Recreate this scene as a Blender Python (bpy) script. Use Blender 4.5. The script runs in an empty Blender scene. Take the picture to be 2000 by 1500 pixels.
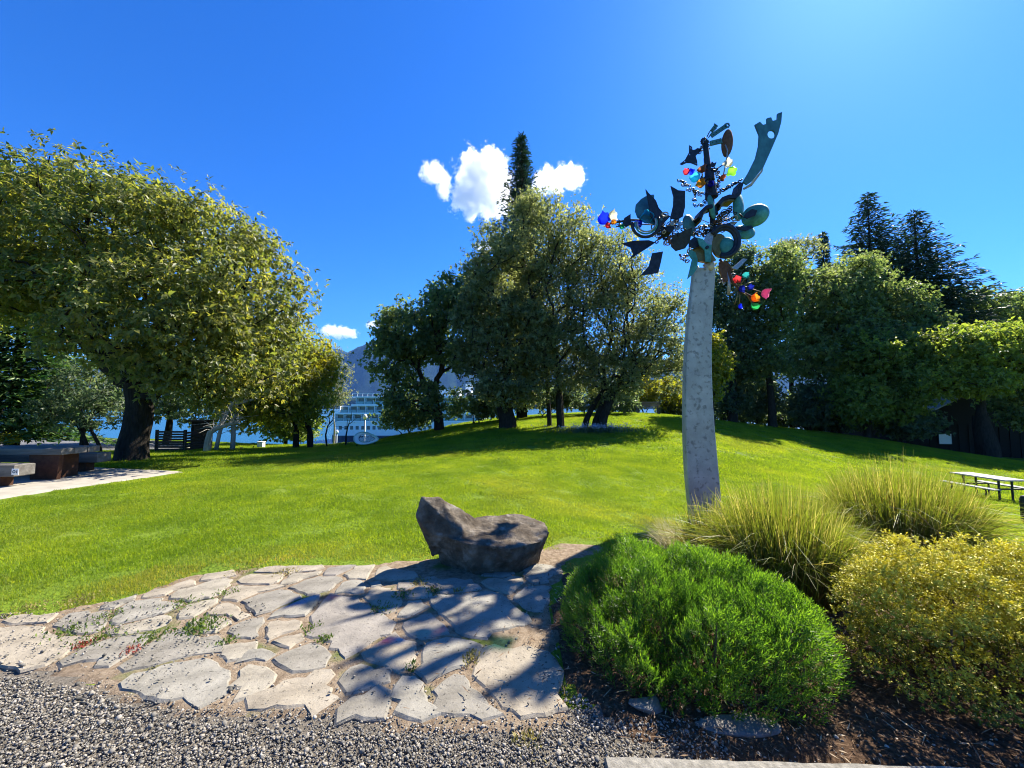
import bpy, bmesh, math, random
import numpy as np
from mathutils import Vector, Matrix, Euler, noise as mnoise
from mathutils.geometry import tessellate_polygon

sc = bpy.context.scene
COL = sc.collection
R = math.radians

# ------------------------------------------------------------------ camera
FPX, HORIZON, EYE = 751.0, 795.0, 1.6        # focal length and horizon row on a 2000 x 1500 frame
PITCH = math.atan((HORIZON - 750.0) / FPX)
cam_d = bpy.data.cameras.new('camera'); cam = bpy.data.objects.new('camera', cam_d); COL.objects.link(cam)
cam_d.sensor_width = 36.0; cam_d.lens = FPX / 2000.0 * 36.0
cam_d.clip_start = 0.05; cam_d.clip_end = 60000
cam.location = (0, 0, EYE); cam.rotation_euler = (R(90) + PITCH, 0, 0)
sc.camera = cam

def ray(u, v):
    x = (u - 1000.0) / FPX; y = (750.0 - v) / FPX
    c, s = math.cos(PITCH), math.sin(PITCH)
    return Vector((x, c - y * s, s + y * c))
def at(u, v, Y):
    d = ray(u, v); t = Y / d.y
    return Vector((d.x * t, Y, EYE + d.z * t))
def on_plane(u, v, z=0.0):
    d = ray(u, v); t = (z - EYE) / d.z
    return Vector((d.x * t, d.y * t, z))

# ------------------------------------------------------------------ sky and sun
SUN_DIR = ray(1720, -260).normalized()
SUN_EL = math.asin(SUN_DIR.z); SUN_AZ = math.atan2(SUN_DIR.x, SUN_DIR.y)
world = bpy.data.worlds.new('World'); sc.world = world; world.use_nodes = True
wn = world.node_tree.nodes; wl = world.node_tree.links
wn.clear()
w_out = wn.new('ShaderNodeOutputWorld'); w_bg = wn.new('ShaderNodeBackground')
w_sky = wn.new('ShaderNodeTexSky'); w_sky.sky_type = 'NISHITA'; w_sky.sun_disc = False
w_sky.sun_elevation = SUN_EL; w_sky.sun_rotation = SUN_AZ
w_sky.altitude = 0; w_sky.air_density = 1.0; w_sky.dust_density = 0.3; w_sky.ozone_density = 4.0
w_hsv = wn.new('ShaderNodeHueSaturation'); w_hsv.inputs['Saturation'].default_value = 1.3
wl.new(w_sky.outputs[0], w_hsv.inputs['Color']); 
w_tint = wn.new('ShaderNodeMix'); w_tint.data_type = 'RGBA'; w_tint.blend_type = 'MULTIPLY'; w_tint.inputs['Factor'].default_value = 1.0
w_tint.inputs['B'].default_value = (0.36, 0.72, 1.15, 1)          # the phone camera's deep-blue rendering of a clear sky
wl.new(w_hsv.outputs[0], w_tint.inputs['A']); wl.new(w_tint.outputs['Result'], w_bg.inputs[0])
w_bg.inputs[1].default_value = 0.068
wl.new(w_bg.outputs[0], w_out.inputs[0])

sun_d = bpy.data.lights.new('sun', 'SUN'); sun = bpy.data.objects.new('sun', sun_d); COL.objects.link(sun)
sun_d.energy = 4.6; sun_d.angle = R(0.5); sun_d.color = (1.0, 0.93, 0.80)
sun.rotation_euler = (-SUN_DIR).to_track_quat('-Z', 'Y').to_euler(); sun.location = (20, 20, 40)

sc.view_settings.view_transform = 'Standard'; sc.view_settings.look = 'None'
sc.view_settings.exposure = 1.6; sc.view_settings.gamma = 1.0
sc.view_settings.use_curve_mapping = False
sc.render.engine = 'CYCLES'
cy = sc.cycles
cy.max_bounces = 12; cy.diffuse_bounces = 5; cy.glossy_bounces = 2; cy.transmission_bounces = 8
cy.transparent_max_bounces = 6; cy.volume_bounces = 10
cy.pixel_filter_type = 'BLACKMAN_HARRIS'; cy.filter_width = 1.05
cy.use_denoising = True; cy.caustics_reflective = False; cy.caustics_refractive = False
cy.sample_clamp_indirect = 4.0

# ------------------------------------------------------------------ object helpers
def tag(o, label=None, cat=None, group=None, kind=None):
    if label: o['label'] = label
    if cat: o['category'] = cat
    if group: o['group'] = group
    if kind: o['kind'] = kind
    return o

def thing(name, label, cat, loc=(0, 0, 0), group=None, rz=0.0):
    o = bpy.data.objects.new(name, None); COL.objects.link(o)
    o.location = loc; o.rotation_euler = (0, 0, rz); o.empty_display_size = 0.2
    return tag(o, label, cat, group)

def origin_of(p):
    L = Vector((0, 0, 0))
    while p is not None:
        L = L + p.location; p = p.parent
    return L

def link_mesh(name, me, mat, parent=None, loc=None):
    o = bpy.data.objects.new(name, me); COL.objects.link(o)
    if mat is not None and not me.materials: me.materials.append(mat)
    if parent is not None: o.parent = parent
    if loc is not None: o.location = loc
    return o

def make_mesh(name, V, F, smooth=False, attrs=None):
    """V (n,3); F an int array (m,k) or a list of index lists, or a list of such arrays."""
    me = bpy.data.meshes.new(name)
    V = np.asarray(V, dtype=np.float32)
    if isinstance(F, np.ndarray): F = [F]
    F = [f for f in F if len(f)] if len(F) and isinstance(F[0], np.ndarray) else F
    if len(F) and isinstance(F[0], np.ndarray):
        li = np.concatenate([f.ravel() for f in F]).astype(np.int32)
        tot = np.concatenate([np.full(len(f), f.shape[1], np.int32) for f in F])
        me.vertices.add(len(V)); me.vertices.foreach_set('co', V.ravel())
        me.loops.add(len(li)); me.loops.foreach_set('vertex_index', li)
        st = np.concatenate([[0], np.cumsum(tot)[:-1]]).astype(np.int32)
        me.polygons.add(len(tot)); me.polygons.foreach_set('loop_start', st)
        try: me.polygons.foreach_set('loop_total', tot)
        except Exception: pass
    else:
        me.from_pydata(V.tolist(), [], F)
    if smooth: me.polygons.foreach_set('use_smooth', np.ones(len(me.polygons), bool))
    if attrs:
        for k, a in attrs.items():
            a = np.asarray(a, dtype=np.float32)
            at_ = me.attributes.new(k, 'FLOAT', 'POINT'); at_.data.foreach_set('value', a)
    me.update(); me.validate()
    return me

def part(name, V, F, mat, parent=None, smooth=False, attrs=None, origin=None):
    """World-space vertices become a mesh object; under a parent they are stored relative to it."""
    V = np.asarray(V, dtype=np.float64)
    if parent is not None:
        V = V - np.array(origin_of(parent)); o = link_mesh(name, make_mesh(name, V, F, smooth, attrs), mat, parent)
    else:
        L = np.array(origin if origin is not None else (0, 0, 0)); V = V - L
        o = link_mesh(name, make_mesh(name, V, F, smooth, attrs), mat, None, tuple(L))
    return o

class MB:
    """collects simple shapes (world coordinates) into one mesh"""
    def __init__(s): s.v = []; s.f = []
    def add(s, V, F):
        o = len(s.v); s.v += [tuple(p) for p in V]; s.f += [[i + o for i in f] for f in F]; return s
    def box(s, c, d, rz=0.0, bev=0.0, M=None):
        hx, hy, hz = d[0] / 2, d[1] / 2, d[2] / 2
        if bev <= 0:
            P = [(x, y, z) for z in (-hz, hz) for x, y in ((-hx, -hy), (hx, -hy), (hx, hy), (-hx, hy))]
            F = [[3, 2, 1, 0], [4, 5, 6, 7], [0, 1, 5, 4], [1, 2, 6, 5], [2, 3, 7, 6], [3, 0, 4, 7]]
        else:
            b = bev; P = []
            ring = lambda ax, ay, z: [(-ax, -ay, z), (ax, -ay, z), (ax, ay, z), (-ax, ay, z)]
            P += ring(hx - b, hy - b, -hz) + ring(hx, hy, -hz + b) + ring(hx, hy, hz - b) + ring(hx - b, hy - b, hz)
            F = [[3, 2, 1, 0], [12, 13, 14, 15]]
            for k in range(3):
                for i in range(4):
                    j = (i + 1) % 4; F.append([k * 4 + i, k * 4 + j, k * 4 + 4 + j, k * 4 + 4 + i])
        if M is None: M = Matrix.Rotation(rz, 3, 'Z')
        return s.add([Vector(c) + M @ Vector(p) for p in P], F)
    def tube(s, pts, rad, n=8, cap=True):
        pts = [Vector(p) for p in pts]
        if not isinstance(rad, (list, tuple)): rad = [rad] * len(pts)
        V = []; F = []; ref = None
        for i, p in enumerate(pts):
            d = (pts[min(i + 1, len(pts) - 1)] - pts[max(i - 1, 0)]).normalized()
            if ref is None: ref = d.orthogonal().normalized()
            ref = (ref - d * ref.dot(d))
            ref = ref.normalized() if ref.length > 1e-6 else d.orthogonal().normalized()
            b = d.cross(ref)
            for k in range(n):
                a = 2 * math.pi * k / n
                V.append(p + (ref * math.cos(a) + b * math.sin(a)) * rad[i])
        for i in range(len(pts) - 1):
            for k in range(n):
                j = (k + 1) % n; F.append([i * n + k, i * n + j, i * n + n + j, i * n + n + k])
        if cap:
            F.append(list(range(n - 1, -1, -1))); F.append([(len(pts) - 1) * n + k for k in range(n)])
        return s.add(V, F)
    def build(s, name, mat, parent=None, smooth=False, origin=None):
        return part(name, s.v, s.f, mat, parent, smooth, None, origin)

def torus_mb(mb, c, axis, r, t, n=14, m=6, a0=0.0, a1=2 * math.pi, squash=1.0):
    axis = Vector(axis).normalized(); e1 = axis.orthogonal().normalized()
    if abs(axis.y) > .5: e1 = (Vector((1, 0, 0)) - axis * axis.x).normalized()
    e2 = axis.cross(e1); full = abs(a1 - a0 - 2 * math.pi) < 1e-4
    pts = [Vector(c) + (e1 * math.cos(a0 + (a1 - a0) * i / n) + e2 * squash * math.sin(a0 + (a1 - a0) * i / n)) * r for i in range(n + 1)]
    return mb.tube(pts, t, m, cap=not full)

def plate(name, outline, Y, mat, parent, th=0.02, holes=(), tx=0.0, tz=0.0, conv=None):
    """a flat cut plate with thickness: outline given on the photo grid, standing at depth Y and tilted by tx, tz"""
    conv = conv or (lambda p: p)
    c = np.mean([conv(p) for p in outline], axis=0)
    def pos(p, off):
        u, v = conv(p)
        q = at(u, v, Y); k = Y + (q.x - at(c[0], c[1], Y).x) * tx + (q.z - at(c[0], c[1], Y).z) * tz + off
        return at(u, v, Y) + Vector((0, k - Y, 0))
    loops = [list(outline)] + [list(h) for h in holes]
    flat = [p for l in loops for p in l]
    V = [pos(p, -th / 2) for p in flat] + [pos(p, th / 2) for p in flat]
    n = len(flat)
    tri = tessellate_polygon([[Vector((p[0], -p[1], 0)) for p in l] for l in loops])
    F = [list(t) for t in tri] + [[i + n for i in reversed(t)] for t in tri]
    s = 0
    for l in loops:
        for i in range(len(l)):
            a = s + i; b = s + (i + 1) % len(l); F.append([a, b, b + n, a + n])
        s += len(l)
    return part(name, V, F, mat, parent)

# ------------------------------------------------------------------ material helpers
def new_mat(name):
    m = bpy.data.materials.new(name); m.use_nodes = True
    nt = m.node_tree; nt.nodes.clear()
    return m, nt.nodes, nt.links, nt.nodes.new('ShaderNodeOutputMaterial')

def ramp_node(N, stops):
    r = N.new('ShaderNodeValToRGB'); e = r.color_ramp.elements
    while len(e) < len(stops): e.new(0.5)
    for el, (p, c) in zip(e, stops): el.position = p; el.color = (c[0], c[1], c[2], 1)
    return r

def surf_mat(name, stops, scale=8.0, rough=0.8, metal=0.0, bump=0.3, bscale=None, detail=6.0, spec=0.3, dist=0.02,
             spots=None, stretch=None, obj=False):
    """noise-coloured solid surface with bump; spots = (scale, low, high, colour)"""
    m, N, L, out = new_mat(name)
    b = N.new('ShaderNodeBsdfPrincipled'); L.new(b.outputs[0], out.inputs[0])
    if obj:
        tc = N.new('ShaderNodeTexCoord'); co = tc.outputs['Object']
    else:
        g = N.new('ShaderNodeNewGeometry'); co = g.outputs['Position']
    if stretch:
        mp = N.new('ShaderNodeMapping'); mp.inputs['Scale'].default_value = stretch; L.new(co, mp.inputs[0]); co = mp.outputs[0]
    n1 = N.new('ShaderNodeTexNoise'); n1.inputs['Scale'].default_value = scale; n1.inputs['Detail'].default_value = detail
    n1.inputs['Roughness'].default_value = 0.65; L.new(co, n1.inputs['Vector'])
    r = ramp_node(N, stops); L.new(n1.outputs[0], r.inputs[0]); col = r.outputs[0]
    if spots:
        n3 = N.new('ShaderNodeTexNoise'); n3.inputs['Scale'].default_value = spots[0]; n3.inputs['Detail'].default_value = 4
        L.new(co, n3.inputs['Vector'])
        rr = ramp_node(N, [(spots[1], (0, 0, 0)), (spots[2], (1, 1, 1))]); L.new(n3.outputs[0], rr.inputs[0])
        mx = N.new('ShaderNodeMix'); mx.data_type = 'RGBA'; L.new(rr.outputs[0], mx.inputs['Factor'])
        L.new(col, mx.inputs['A']); mx.inputs['B'].default_value = (*spots[3], 1); col = mx.outputs['Result']
    L.new(col, b.inputs['Base Color'])
    b.inputs['Roughness'].default_value = rough; b.inputs['Metallic'].default_value = metal
    b.inputs['Specular IOR Level'].default_value = spec
    if bump:
        n2 = N.new('ShaderNodeTexNoise'); n2.inputs['Scale'].default_value = bscale or scale * 4; n2.inputs['Detail'].default_value = 8
        n2.inputs['Roughness'].default_value = 0.7
        L.new(co, n2.inputs['Vector'])
        bp = N.new('ShaderNodeBump'); bp.inputs['Strength'].default_value = bump; bp.inputs['Distance'].default_value = dist
        L.new(n2.outputs[0], bp.inputs['Height']); L.new(bp.outputs[0], b.inputs['Normal'])
    return m

def leaf_mat(name, stops, trans=0.4, tcol=None, rough=0.5, spec=0.4, attr='rnd', big=None):
    """leaf: glossy diffuse top mixed with light coming through; colour from the per-leaf attribute"""
    m, N, L, out = new_mat(name)
    a = N.new('ShaderNodeAttribute'); a.attribute_name = attr
    r = ramp_node(N, stops); fac = a.outputs['Fac']
    if big:
        g = N.new('ShaderNodeNewGeometry'); n = N.new('ShaderNodeTexNoise'); n.inputs['Scale'].default_value = big
        n.inputs['Detail'].default_value = 2; L.new(g.outputs['Position'], n.inputs['Vector'])
        ma = N.new('ShaderNodeMath'); ma.operation = 'MULTIPLY_ADD'; L.new(n.outputs[0], ma.inputs[0]); ma.inputs[1].default_value = 1.2
        L.new(fac, ma.inputs[2]); mb_ = N.new('ShaderNodeMath'); mb_.operation = 'MULTIPLY_ADD'
        L.new(ma.outputs[0], mb_.inputs[0]); mb_.inputs[1].default_value = 0.7; mb_.inputs[2].default_value = -0.27
        fac = mb_.outputs[0]
    L.new(fac, r.inputs[0])
    p = N.new('ShaderNodeBsdfPrincipled'); p.inputs['Roughness'].default_value = rough
    p.inputs['Specular IOR Level'].default_value = spec
    L.new(r.outputs[0], p.inputs['Base Color'])
    t = N.new('ShaderNodeBsdfTranslucent')
    mx = N.new('ShaderNodeMix'); mx.data_type = 'RGBA'; mx.blend_type = 'MULTIPLY'; mx.inputs['Factor'].default_value = 1
    L.new(r.outputs[0], mx.inputs['A']); mx.inputs['B'].default_value = (*(tcol or (1.5, 1.5, 0.6)), 1)
    L.new(mx.outputs['Result'], t.inputs['Color'])
    s = N.new('ShaderNodeMixShader'); s.inputs[0].default_value = trans
    L.new(p.outputs[0], s.inputs[1]); L.new(t.outputs[0], s.inputs[2]); L.new(s.outputs[0], out.inputs[0])
    return m

def plain(name, col, rough=0.6, metal=0.0, var=0.15, scale=12.0, bump=0.15, spec=0.4, obj=False):
    lo = tuple(c * (1 - var) for c in col); hi = tuple(min(1, c * (1 + var)) for c in col)
    return surf_mat(name, [(0.3, lo), (0.7, hi)], scale, rough, metal, bump, spec=spec, dist=0.005, obj=obj)

def glass_mat(name, col, rough=0.15):
    m, N, L, out = new_mat(name)
    p = N.new('ShaderNodeBsdfPrincipled'); p.inputs['Base Color'].default_value = (*[c * 0.6 for c in col], 1); p.inputs['Roughness'].default_value = rough
    p.inputs['Specular IOR Level'].default_value = 0.7
    t = N.new('ShaderNodeBsdfTranslucent'); t.inputs[0].default_value = (*col, 1)
    tr = N.new('ShaderNodeBsdfTransparent'); tr.inputs[0].default_value = (*col, 1)
    s0 = N.new('ShaderNodeMixShader'); s0.inputs[0].default_value = 0.35; L.new(t.outputs[0], s0.inputs[1]); L.new(tr.outputs[0], s0.inputs[2])
    s = N.new('ShaderNodeMixShader'); s.inputs[0].default_value = 0.75
    L.new(p.outputs[0], s.inputs[1]); L.new(s0.outputs[0], s.inputs[2]); L.new(s.outputs[0], out.inputs[0])
    return m

# ------------------------------------------------------------------ numpy helpers
def unit(a): return a / np.maximum(np.linalg.norm(a, axis=-1, keepdims=True), 1e-9)
def rand_dir(rng, n): return unit(rng.normal(size=(n, 3)))
def inside(poly, X, Y):
    poly = np.asarray(poly, float); r = np.zeros(np.shape(X), bool); j = len(poly) - 1
    for i in range(len(poly)):
        xi, yi = poly[i]; xj, yj = poly[j]
        c = ((yi > Y) != (yj > Y)) & (X < (xj - xi) * (Y - yi) / (yj - yi + 1e-12) + xi)
        r ^= c; j = i
    return r
def vnoise(x, y, s, seed=0):
    """cheap smooth value noise, vectorised"""
    x = np.asarray(x) * s + seed * 17.13; y = np.asarray(y) * s + seed * 5.71
    xi = np.floor(x); yi = np.floor(y); fx = x - xi; fy = y - yi
    fx = fx * fx * (3 - 2 * fx); fy = fy * fy * (3 - 2 * fy)
    def h(a, b):
        t = np.sin(a * 127.1 + b * 311.7) * 43758.5453; return t - np.floor(t)
    return (h(xi, yi) * (1 - fx) + h(xi + 1, yi) * fx) * (1 - fy) + (h(xi, yi + 1) * (1 - fx) + h(xi + 1, yi + 1) * fx) * fy

def leaf_tris(P, D, N, Ln, W, fold=0.25):
    """diamond leaves folded along the midrib"""
    D = unit(D); N = unit(N - D * np.sum(N * D, axis=1, keepdims=True)); S = np.cross(D, N)
    Ln = np.broadcast_to(np.asarray(Ln, float), (len(P),))[:, None]; W = np.broadcast_to(np.asarray(W, float), (len(P),))[:, None]
    V = np.stack([P, P + D * Ln * .42 + S * W * .5 + N * W * fold, P + D * Ln, P + D * Ln * .42 - S * W * .5 + N * W * fold], 1).reshape(-1, 3)
    b = (np.arange(len(P)) * 4)[:, None]
    F = np.concatenate([b + np.array([[0, 1, 2]]), b + np.array([[0, 2, 3]])], 0)
    return V, F

def ribbons(base, pts_fn_out, width, m):
    """base arrays: pts (n,m,3), width (n,m) -> strip mesh"""
    P = pts_fn_out; n = len(P)
    T = np.gradient(P, axis=1); side = np.cross(T, np.array([0.3, 0.5, 0.8]) + base); side = unit(side)
    Lf = P + side * width[..., None] * .5; Rt = P - side * width[..., None] * .5
    V = np.stack([Lf, Rt], 2).reshape(-1, 3)
    i0 = (np.arange(n) * m * 2)[:, None] + (np.arange(m - 1) * 2)[None]
    F = np.stack([i0, i0 + 1, i0 + 3, i0 + 2], -1).reshape(-1, 4)
    return V, F

def scatter_object(name, variants, pts, rot, scl, var, mat, extra=None, label=None):
    """one 'stuff' object: its mesh holds the variant shapes and the scatter points; geometry nodes set a shape on each point"""
    V = []; F = []; pid = []; off = 0; rn = []
    for k, (v, f) in enumerate(variants):
        V.append(v); F.append(np.asarray(f) + off); pid += [k] * len(v); off += len(v)
    nv = off; V.append(pts); pid += [-1] * len(pts)
    V = np.concatenate(V)
    me = make_mesh(name, V, F)
    def add(nm, typ, key, arr):
        a = me.attributes.new(nm, typ, 'POINT'); a.data.foreach_set(key, arr)
    # validate() keeps loose points
    add('pid', 'INT', 'value', np.asarray(pid, np.int32))
    add('pv', 'INT', 'value', np.concatenate([np.full(nv, -5), var]).astype(np.int32))
    add('rot', 'FLOAT_VECTOR', 'vector', np.concatenate([np.zeros((nv, 3)), rot]).astype(np.float32).ravel())
    add('scl', 'FLOAT', 'value', np.concatenate([np.ones(nv), scl]).astype(np.float32))
    if extra is not None: add('dry', 'FLOAT', 'value', np.concatenate([np.zeros(nv), extra]).astype(np.float32))
    o = link_mesh(name, me, mat)
    ng = bpy.data.node_groups.new(name + '_scatter', 'GeometryNodeTree')
    ng.interface.new_socket('Geometry', in_out='INPUT', socket_type='NodeSocketGeometry')
    ng.interface.new_socket('Geometry', in_out='OUTPUT', socket_type='NodeSocketGeometry')
    gi = ng.nodes.new('NodeGroupInput'); go = ng.nodes.new('NodeGroupOutput'); L = ng.links
    def named(nm, t):
        n = ng.nodes.new('GeometryNodeInputNamedAttribute'); n.data_type = t; n.inputs['Name'].default_value = nm; return n.outputs['Attribute']
    def eq(sock, k):
        c = ng.nodes.new('FunctionNodeCompare'); c.data_type = 'INT'; c.operation = 'EQUAL'
        L.new(sock, c.inputs['A'] if False else [s for s in c.inputs if s.name == 'A' and s.type == 'INT'][0])
        [s for s in c.inputs if s.name == 'B' and s.type == 'INT'][0].default_value = k
        return c.outputs[0]
    def sep(k):
        s = ng.nodes.new('GeometryNodeSeparateGeometry'); s.domain = 'POINT'
        L.new(gi.outputs[0], s.inputs['Geometry']); L.new(eq(named('pid', 'INT'), k), s.inputs['Selection']); return s.outputs[0]
    P = sep(-1); j = ng.nodes.new('GeometryNodeJoinGeometry')
    for k in range(len(variants)):
        i = ng.nodes.new('GeometryNodeInstanceOnPoints')
        L.new(P, i.inputs['Points']); L.new(eq(named('pv', 'INT'), k), i.inputs['Selection']); L.new(sep(k), i.inputs['Instance'])
        L.new(named('rot', 'FLOAT_VECTOR'), i.inputs['Rotation']); L.new(named('scl', 'FLOAT'), i.inputs['Scale'])
        L.new(i.outputs[0], j.inputs[0])
    L.new(j.outputs[0], go.inputs[0])
    md = o.modifiers.new('scatter', 'NODES'); md.node_group = ng
    return o
# ------------------------------------------------------------------ the lie of the land
_cp = []
for x in (-12, -9, -6, -3, 0, 1.4):
    for y in (-3, 0.5, 2, 3.5, 5): _cp.append((x, y, 0.0))
_cp += [(4, -3, 0), (4, 1, -.02), (2.6, 2.4, -.04), (2.6, 3.7, -.16), (4, 2.8, -.14), (8, 1, -.15), (8, 3, -.3), (3.25, 6.45, -.60), (1.0, 7.0, -.14),
        (5.2, 5.3, -.40), (9, 6, -.70), (13.5, 11, -1.2), (16.5, 13.5, -1.6), (18, 8, -1.25), (-9, 8.7, -.02), (-14, 8.7, -.03), (-9, 12, -.12), (-12.7, 13, -.2),
        (-13, 17, -.3), (-10, 20, -.55), (-11.7, 22, -.65), (-7.6, 20, -.45), (-4.6, 24, .15), (-3.5, 15, -.05), (0, 12, .1),
        (0, 20, .58), (2.1, 19, .3), (4.5, 20, .5), (9, 27, 1.12), (12.6, 27, .86), (15, 27, .5), (19.4, 27, 0), (26, 28, -.64), (32, 28, -1.75), (37, 28, -2.3),
        (16.8, 18, -1.1), (6, 14, 0.0), (9, 19, .35), (-30, 10, -.2), (-30, 25, -.5), (-60, 20, -.8), (60, 15, -2.6), (60, 35, -2.6), (-20, -6, 0), (20, -6, -.5),
        (0, 35, .7), (20, 38, -.1), (-20, 30, -.8), (10, 35, .95), (30, 10, -1.9)]
_cp = np.array(_cp, float)
def _phi(r): return np.where(r > 1e-9, r * r * np.log(np.maximum(r, 1e-9)), 0.0)
def _solve():
    n = len(_cp); K = _phi(np.linalg.norm(_cp[:, None, :2] - _cp[None, :, :2], axis=2)) + np.eye(n) * 6.0
    Pm = np.c_[np.ones(n), _cp[:, :2]]; A = np.zeros((n + 3, n + 3)); A[:n, :n] = K; A[:n, n:] = Pm; A[n:, :n] = Pm.T
    return np.linalg.solve(A, np.r_[_cp[:, 2], 0, 0, 0])
_w = _solve()
_ex = np.array([-400, -60, -40, -22, -14, -9, -5, 0, 10, 20, 40, 400.0]); _ey = np.array([34, 32, 30, 26, 23, 22.5, 26, 33, 36, 40, 44, 50.0])
def lawn_z(x, y):
    x = np.asarray(x, float); y = np.asarray(y, float); sh = x.shape
    q = np.stack([np.clip(x, -60, 60).ravel(), np.clip(y, -6, 40).ravel()], 1)
    out = np.zeros(len(q))
    for s in range(0, len(q), 20000):
        k = q[s:s + 20000]; out[s:s + 20000] = _phi(np.linalg.norm(k[:, None] - _cp[None, :, :2], axis=2)) @ _w[:-3] + _w[-3] + k @ _w[-2:]
    return np.clip(out, -3, 2).reshape(sh)
def edge_y(x): return np.interp(x, _ex, _ey)
def gz(x, y):
    z = lawn_z(x, y); t = np.clip((np.asarray(y, float) - edge_y(x)) / 16.0, 0, 1); t = t * t * (3 - 2 * t)
    return z * (1 - t) + (-12.0) * t
def gz1(x, y): return float(gz(np.array([x]), np.array([y]))[0])
def ground_at(u, v, lo=1.2, hi=60.0):
    d = ray(u, v)
    Y = np.linspace(lo, hi, 1500); X = d.x / d.y * Y; Z = EYE + d.z / d.y * Y
    h = Z - gz(X, Y); k = np.argmax(h < 0) if (h < 0).any() else -1
    return Vector((X[k], Y[k], float(gz(X[k:k + 1] if k >= 0 else X[-1:], Y[k:k + 1] if k >= 0 else Y[-1:])[0])))

# ------------------------------------------------------------------ materials of the setting
def ground_mat():
    m, N, L, out = new_mat('lawn_soil')
    p = N.new('ShaderNodeBsdfPrincipled'); L.new(p.outputs[0], out.inputs[0]); p.inputs['Roughness'].default_value = .9
    p.inputs['Specular IOR Level'].default_value = .1
    g = N.new('ShaderNodeNewGeometry')
    n1 = N.new('ShaderNodeTexNoise'); n1.inputs['Scale'].default_value = .35; n1.inputs['Detail'].default_value = 5; L.new(g.outputs['Position'], n1.inputs['Vector'])
    n2 = N.new('ShaderNodeTexNoise'); n2.inputs['Scale'].default_value = 30; n2.inputs['Detail'].default_value = 6; L.new(g.outputs['Position'], n2.inputs['Vector'])
    a = N.new('ShaderNodeMath'); a.operation = 'MULTIPLY_ADD'; L.new(n2.outputs[0], a.inputs[0]); a.inputs[1].default_value = .5; L.new(n1.outputs[0], a.inputs[2])
    r = ramp_node(N, [(.45, (.075, .12, .012)), (.75, (.12, .18, .014)), (1, (.16, .20, .03))]); L.new(a.outputs[0], r.inputs[0])
    L.new(r.outputs[0], p.inputs['Base Color'])
    b = N.new('ShaderNodeBump'); b.inputs['Strength'].default_value = .8; b.inputs['Distance'].default_value = .05
    L.new(n2.outputs[0], b.inputs['Height']); L.new(b.outputs[0], p.inputs['Normal'])
    return m
M = {}
M['soil'] = ground_mat()
M['dirt'] = surf_mat('joint_soil', [(.3, (.14, .10, .065)), (.5, (.24, .18, .12)), (.7, (.34, .27, .19))], 22, .95, 0, .8, 90, spec=.1, dist=.02,
                     spots=(2.5, .56, .68, (.10, .13, .03)))
M['gravel_bed'] = surf_mat('gravel_bed', [(.3, (.10, .088, .07)), (.7, (.26, .225, .18))], 60, .95, 0, .9, 120, spec=.1, dist=.02)
M['mulch_bed'] = surf_mat('mulch_bed', [(.3, (.05, .03, .018)), (.55, (.13, .08, .05)), (.75, (.25, .17, .11))], 35, .95, 0, .9, 110, spec=.05, dist=.03)
M['concrete'] = surf_mat('concrete', [(.3, (.27, .245, .20)), (.7, (.38, .345, .285))], 4, .85, 0, .25, 60, spec=.2, dist=.005)
M['asphalt'] = surf_mat('asphalt', [(.3, (.10, .10, .10)), (.7, (.16, .155, .15))], 10, .9, 0, .3, 90, spec=.2, dist=.005)

# ------------------------------------------------------------------ ground sheet
def axis(fine, lo, hi, far):
    a = list(np.arange(fine[0], fine[1] + 1e-6, fine[2])); st = fine[2]
    x = a[-1]
    while x < far[1]: st *= 1.16; x += st; a.append(x)
    st = fine[2]; x = a[0]; b = []
    while x > far[0]: st *= 1.16; x -= st; b.append(x)
    return np.array(b[::-1] + a)
gx = axis((-16, 20, .45), 0, 0, (-9000, 9000)); gy = axis((-2, 40, .45), 0, 0, (-400, 12000))
GX, GY = np.meshgrid(gx, gy); GZ = gz(GX, GY)
nx, ny = len(gx), len(gy)
idx = (np.arange(ny - 1)[:, None] * nx + np.arange(nx - 1)[None]).ravel()
tag(part('ground', np.stack([GX.ravel(), GY.ravel(), GZ.ravel()], 1), np.stack([idx, idx + 1, idx + nx + 1, idx + nx], 1), M['soil'], smooth=True), kind='structure')

def sheet(name, poly, mat, off, step, ragged=0.0, seed=1, flat=None):
    poly = np.asarray(poly, float); x0, y0 = poly.min(0); x1, y1 = poly.max(0)
    xs = np.arange(x0, x1 + step, step); ys = np.arange(y0, y1 + step, step); X, Y = np.meshgrid(xs, ys)
    cx = X[:-1, :-1] + step / 2; cy_ = Y[:-1, :-1] + step / 2
    jx = (vnoise(cx, cy_, 3.0, seed) - .5) * ragged; jy = (vnoise(cx, cy_, 3.0, seed + 3) - .5) * ragged
    k = inside(poly, cx + jx, cy_ + jy)
    n = len(xs); i = (np.arange(len(ys) - 1)[:, None] * n + np.arange(n - 1)[None])[k]
    F = np.stack([i, i + 1, i + n + 1, i + n], 1)
    Z = (gz(X, Y) + off if flat is None else np.full(X.shape, flat)) + (vnoise(X, Y, 4, seed) - .5) * .006 * (flat is None)
    V = np.stack([X.ravel(), Y.ravel(), Z.ravel()], 1)
    cnt = np.bincount(F.ravel(), minlength=len(V)); V[(cnt > 0) & (cnt < 4), 2] -= .03
    u, inv = np.unique(F.ravel(), return_inverse=True)
    return tag(part(name, V[u], inv.reshape(-1, 4), mat, smooth=True), kind='structure')

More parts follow.
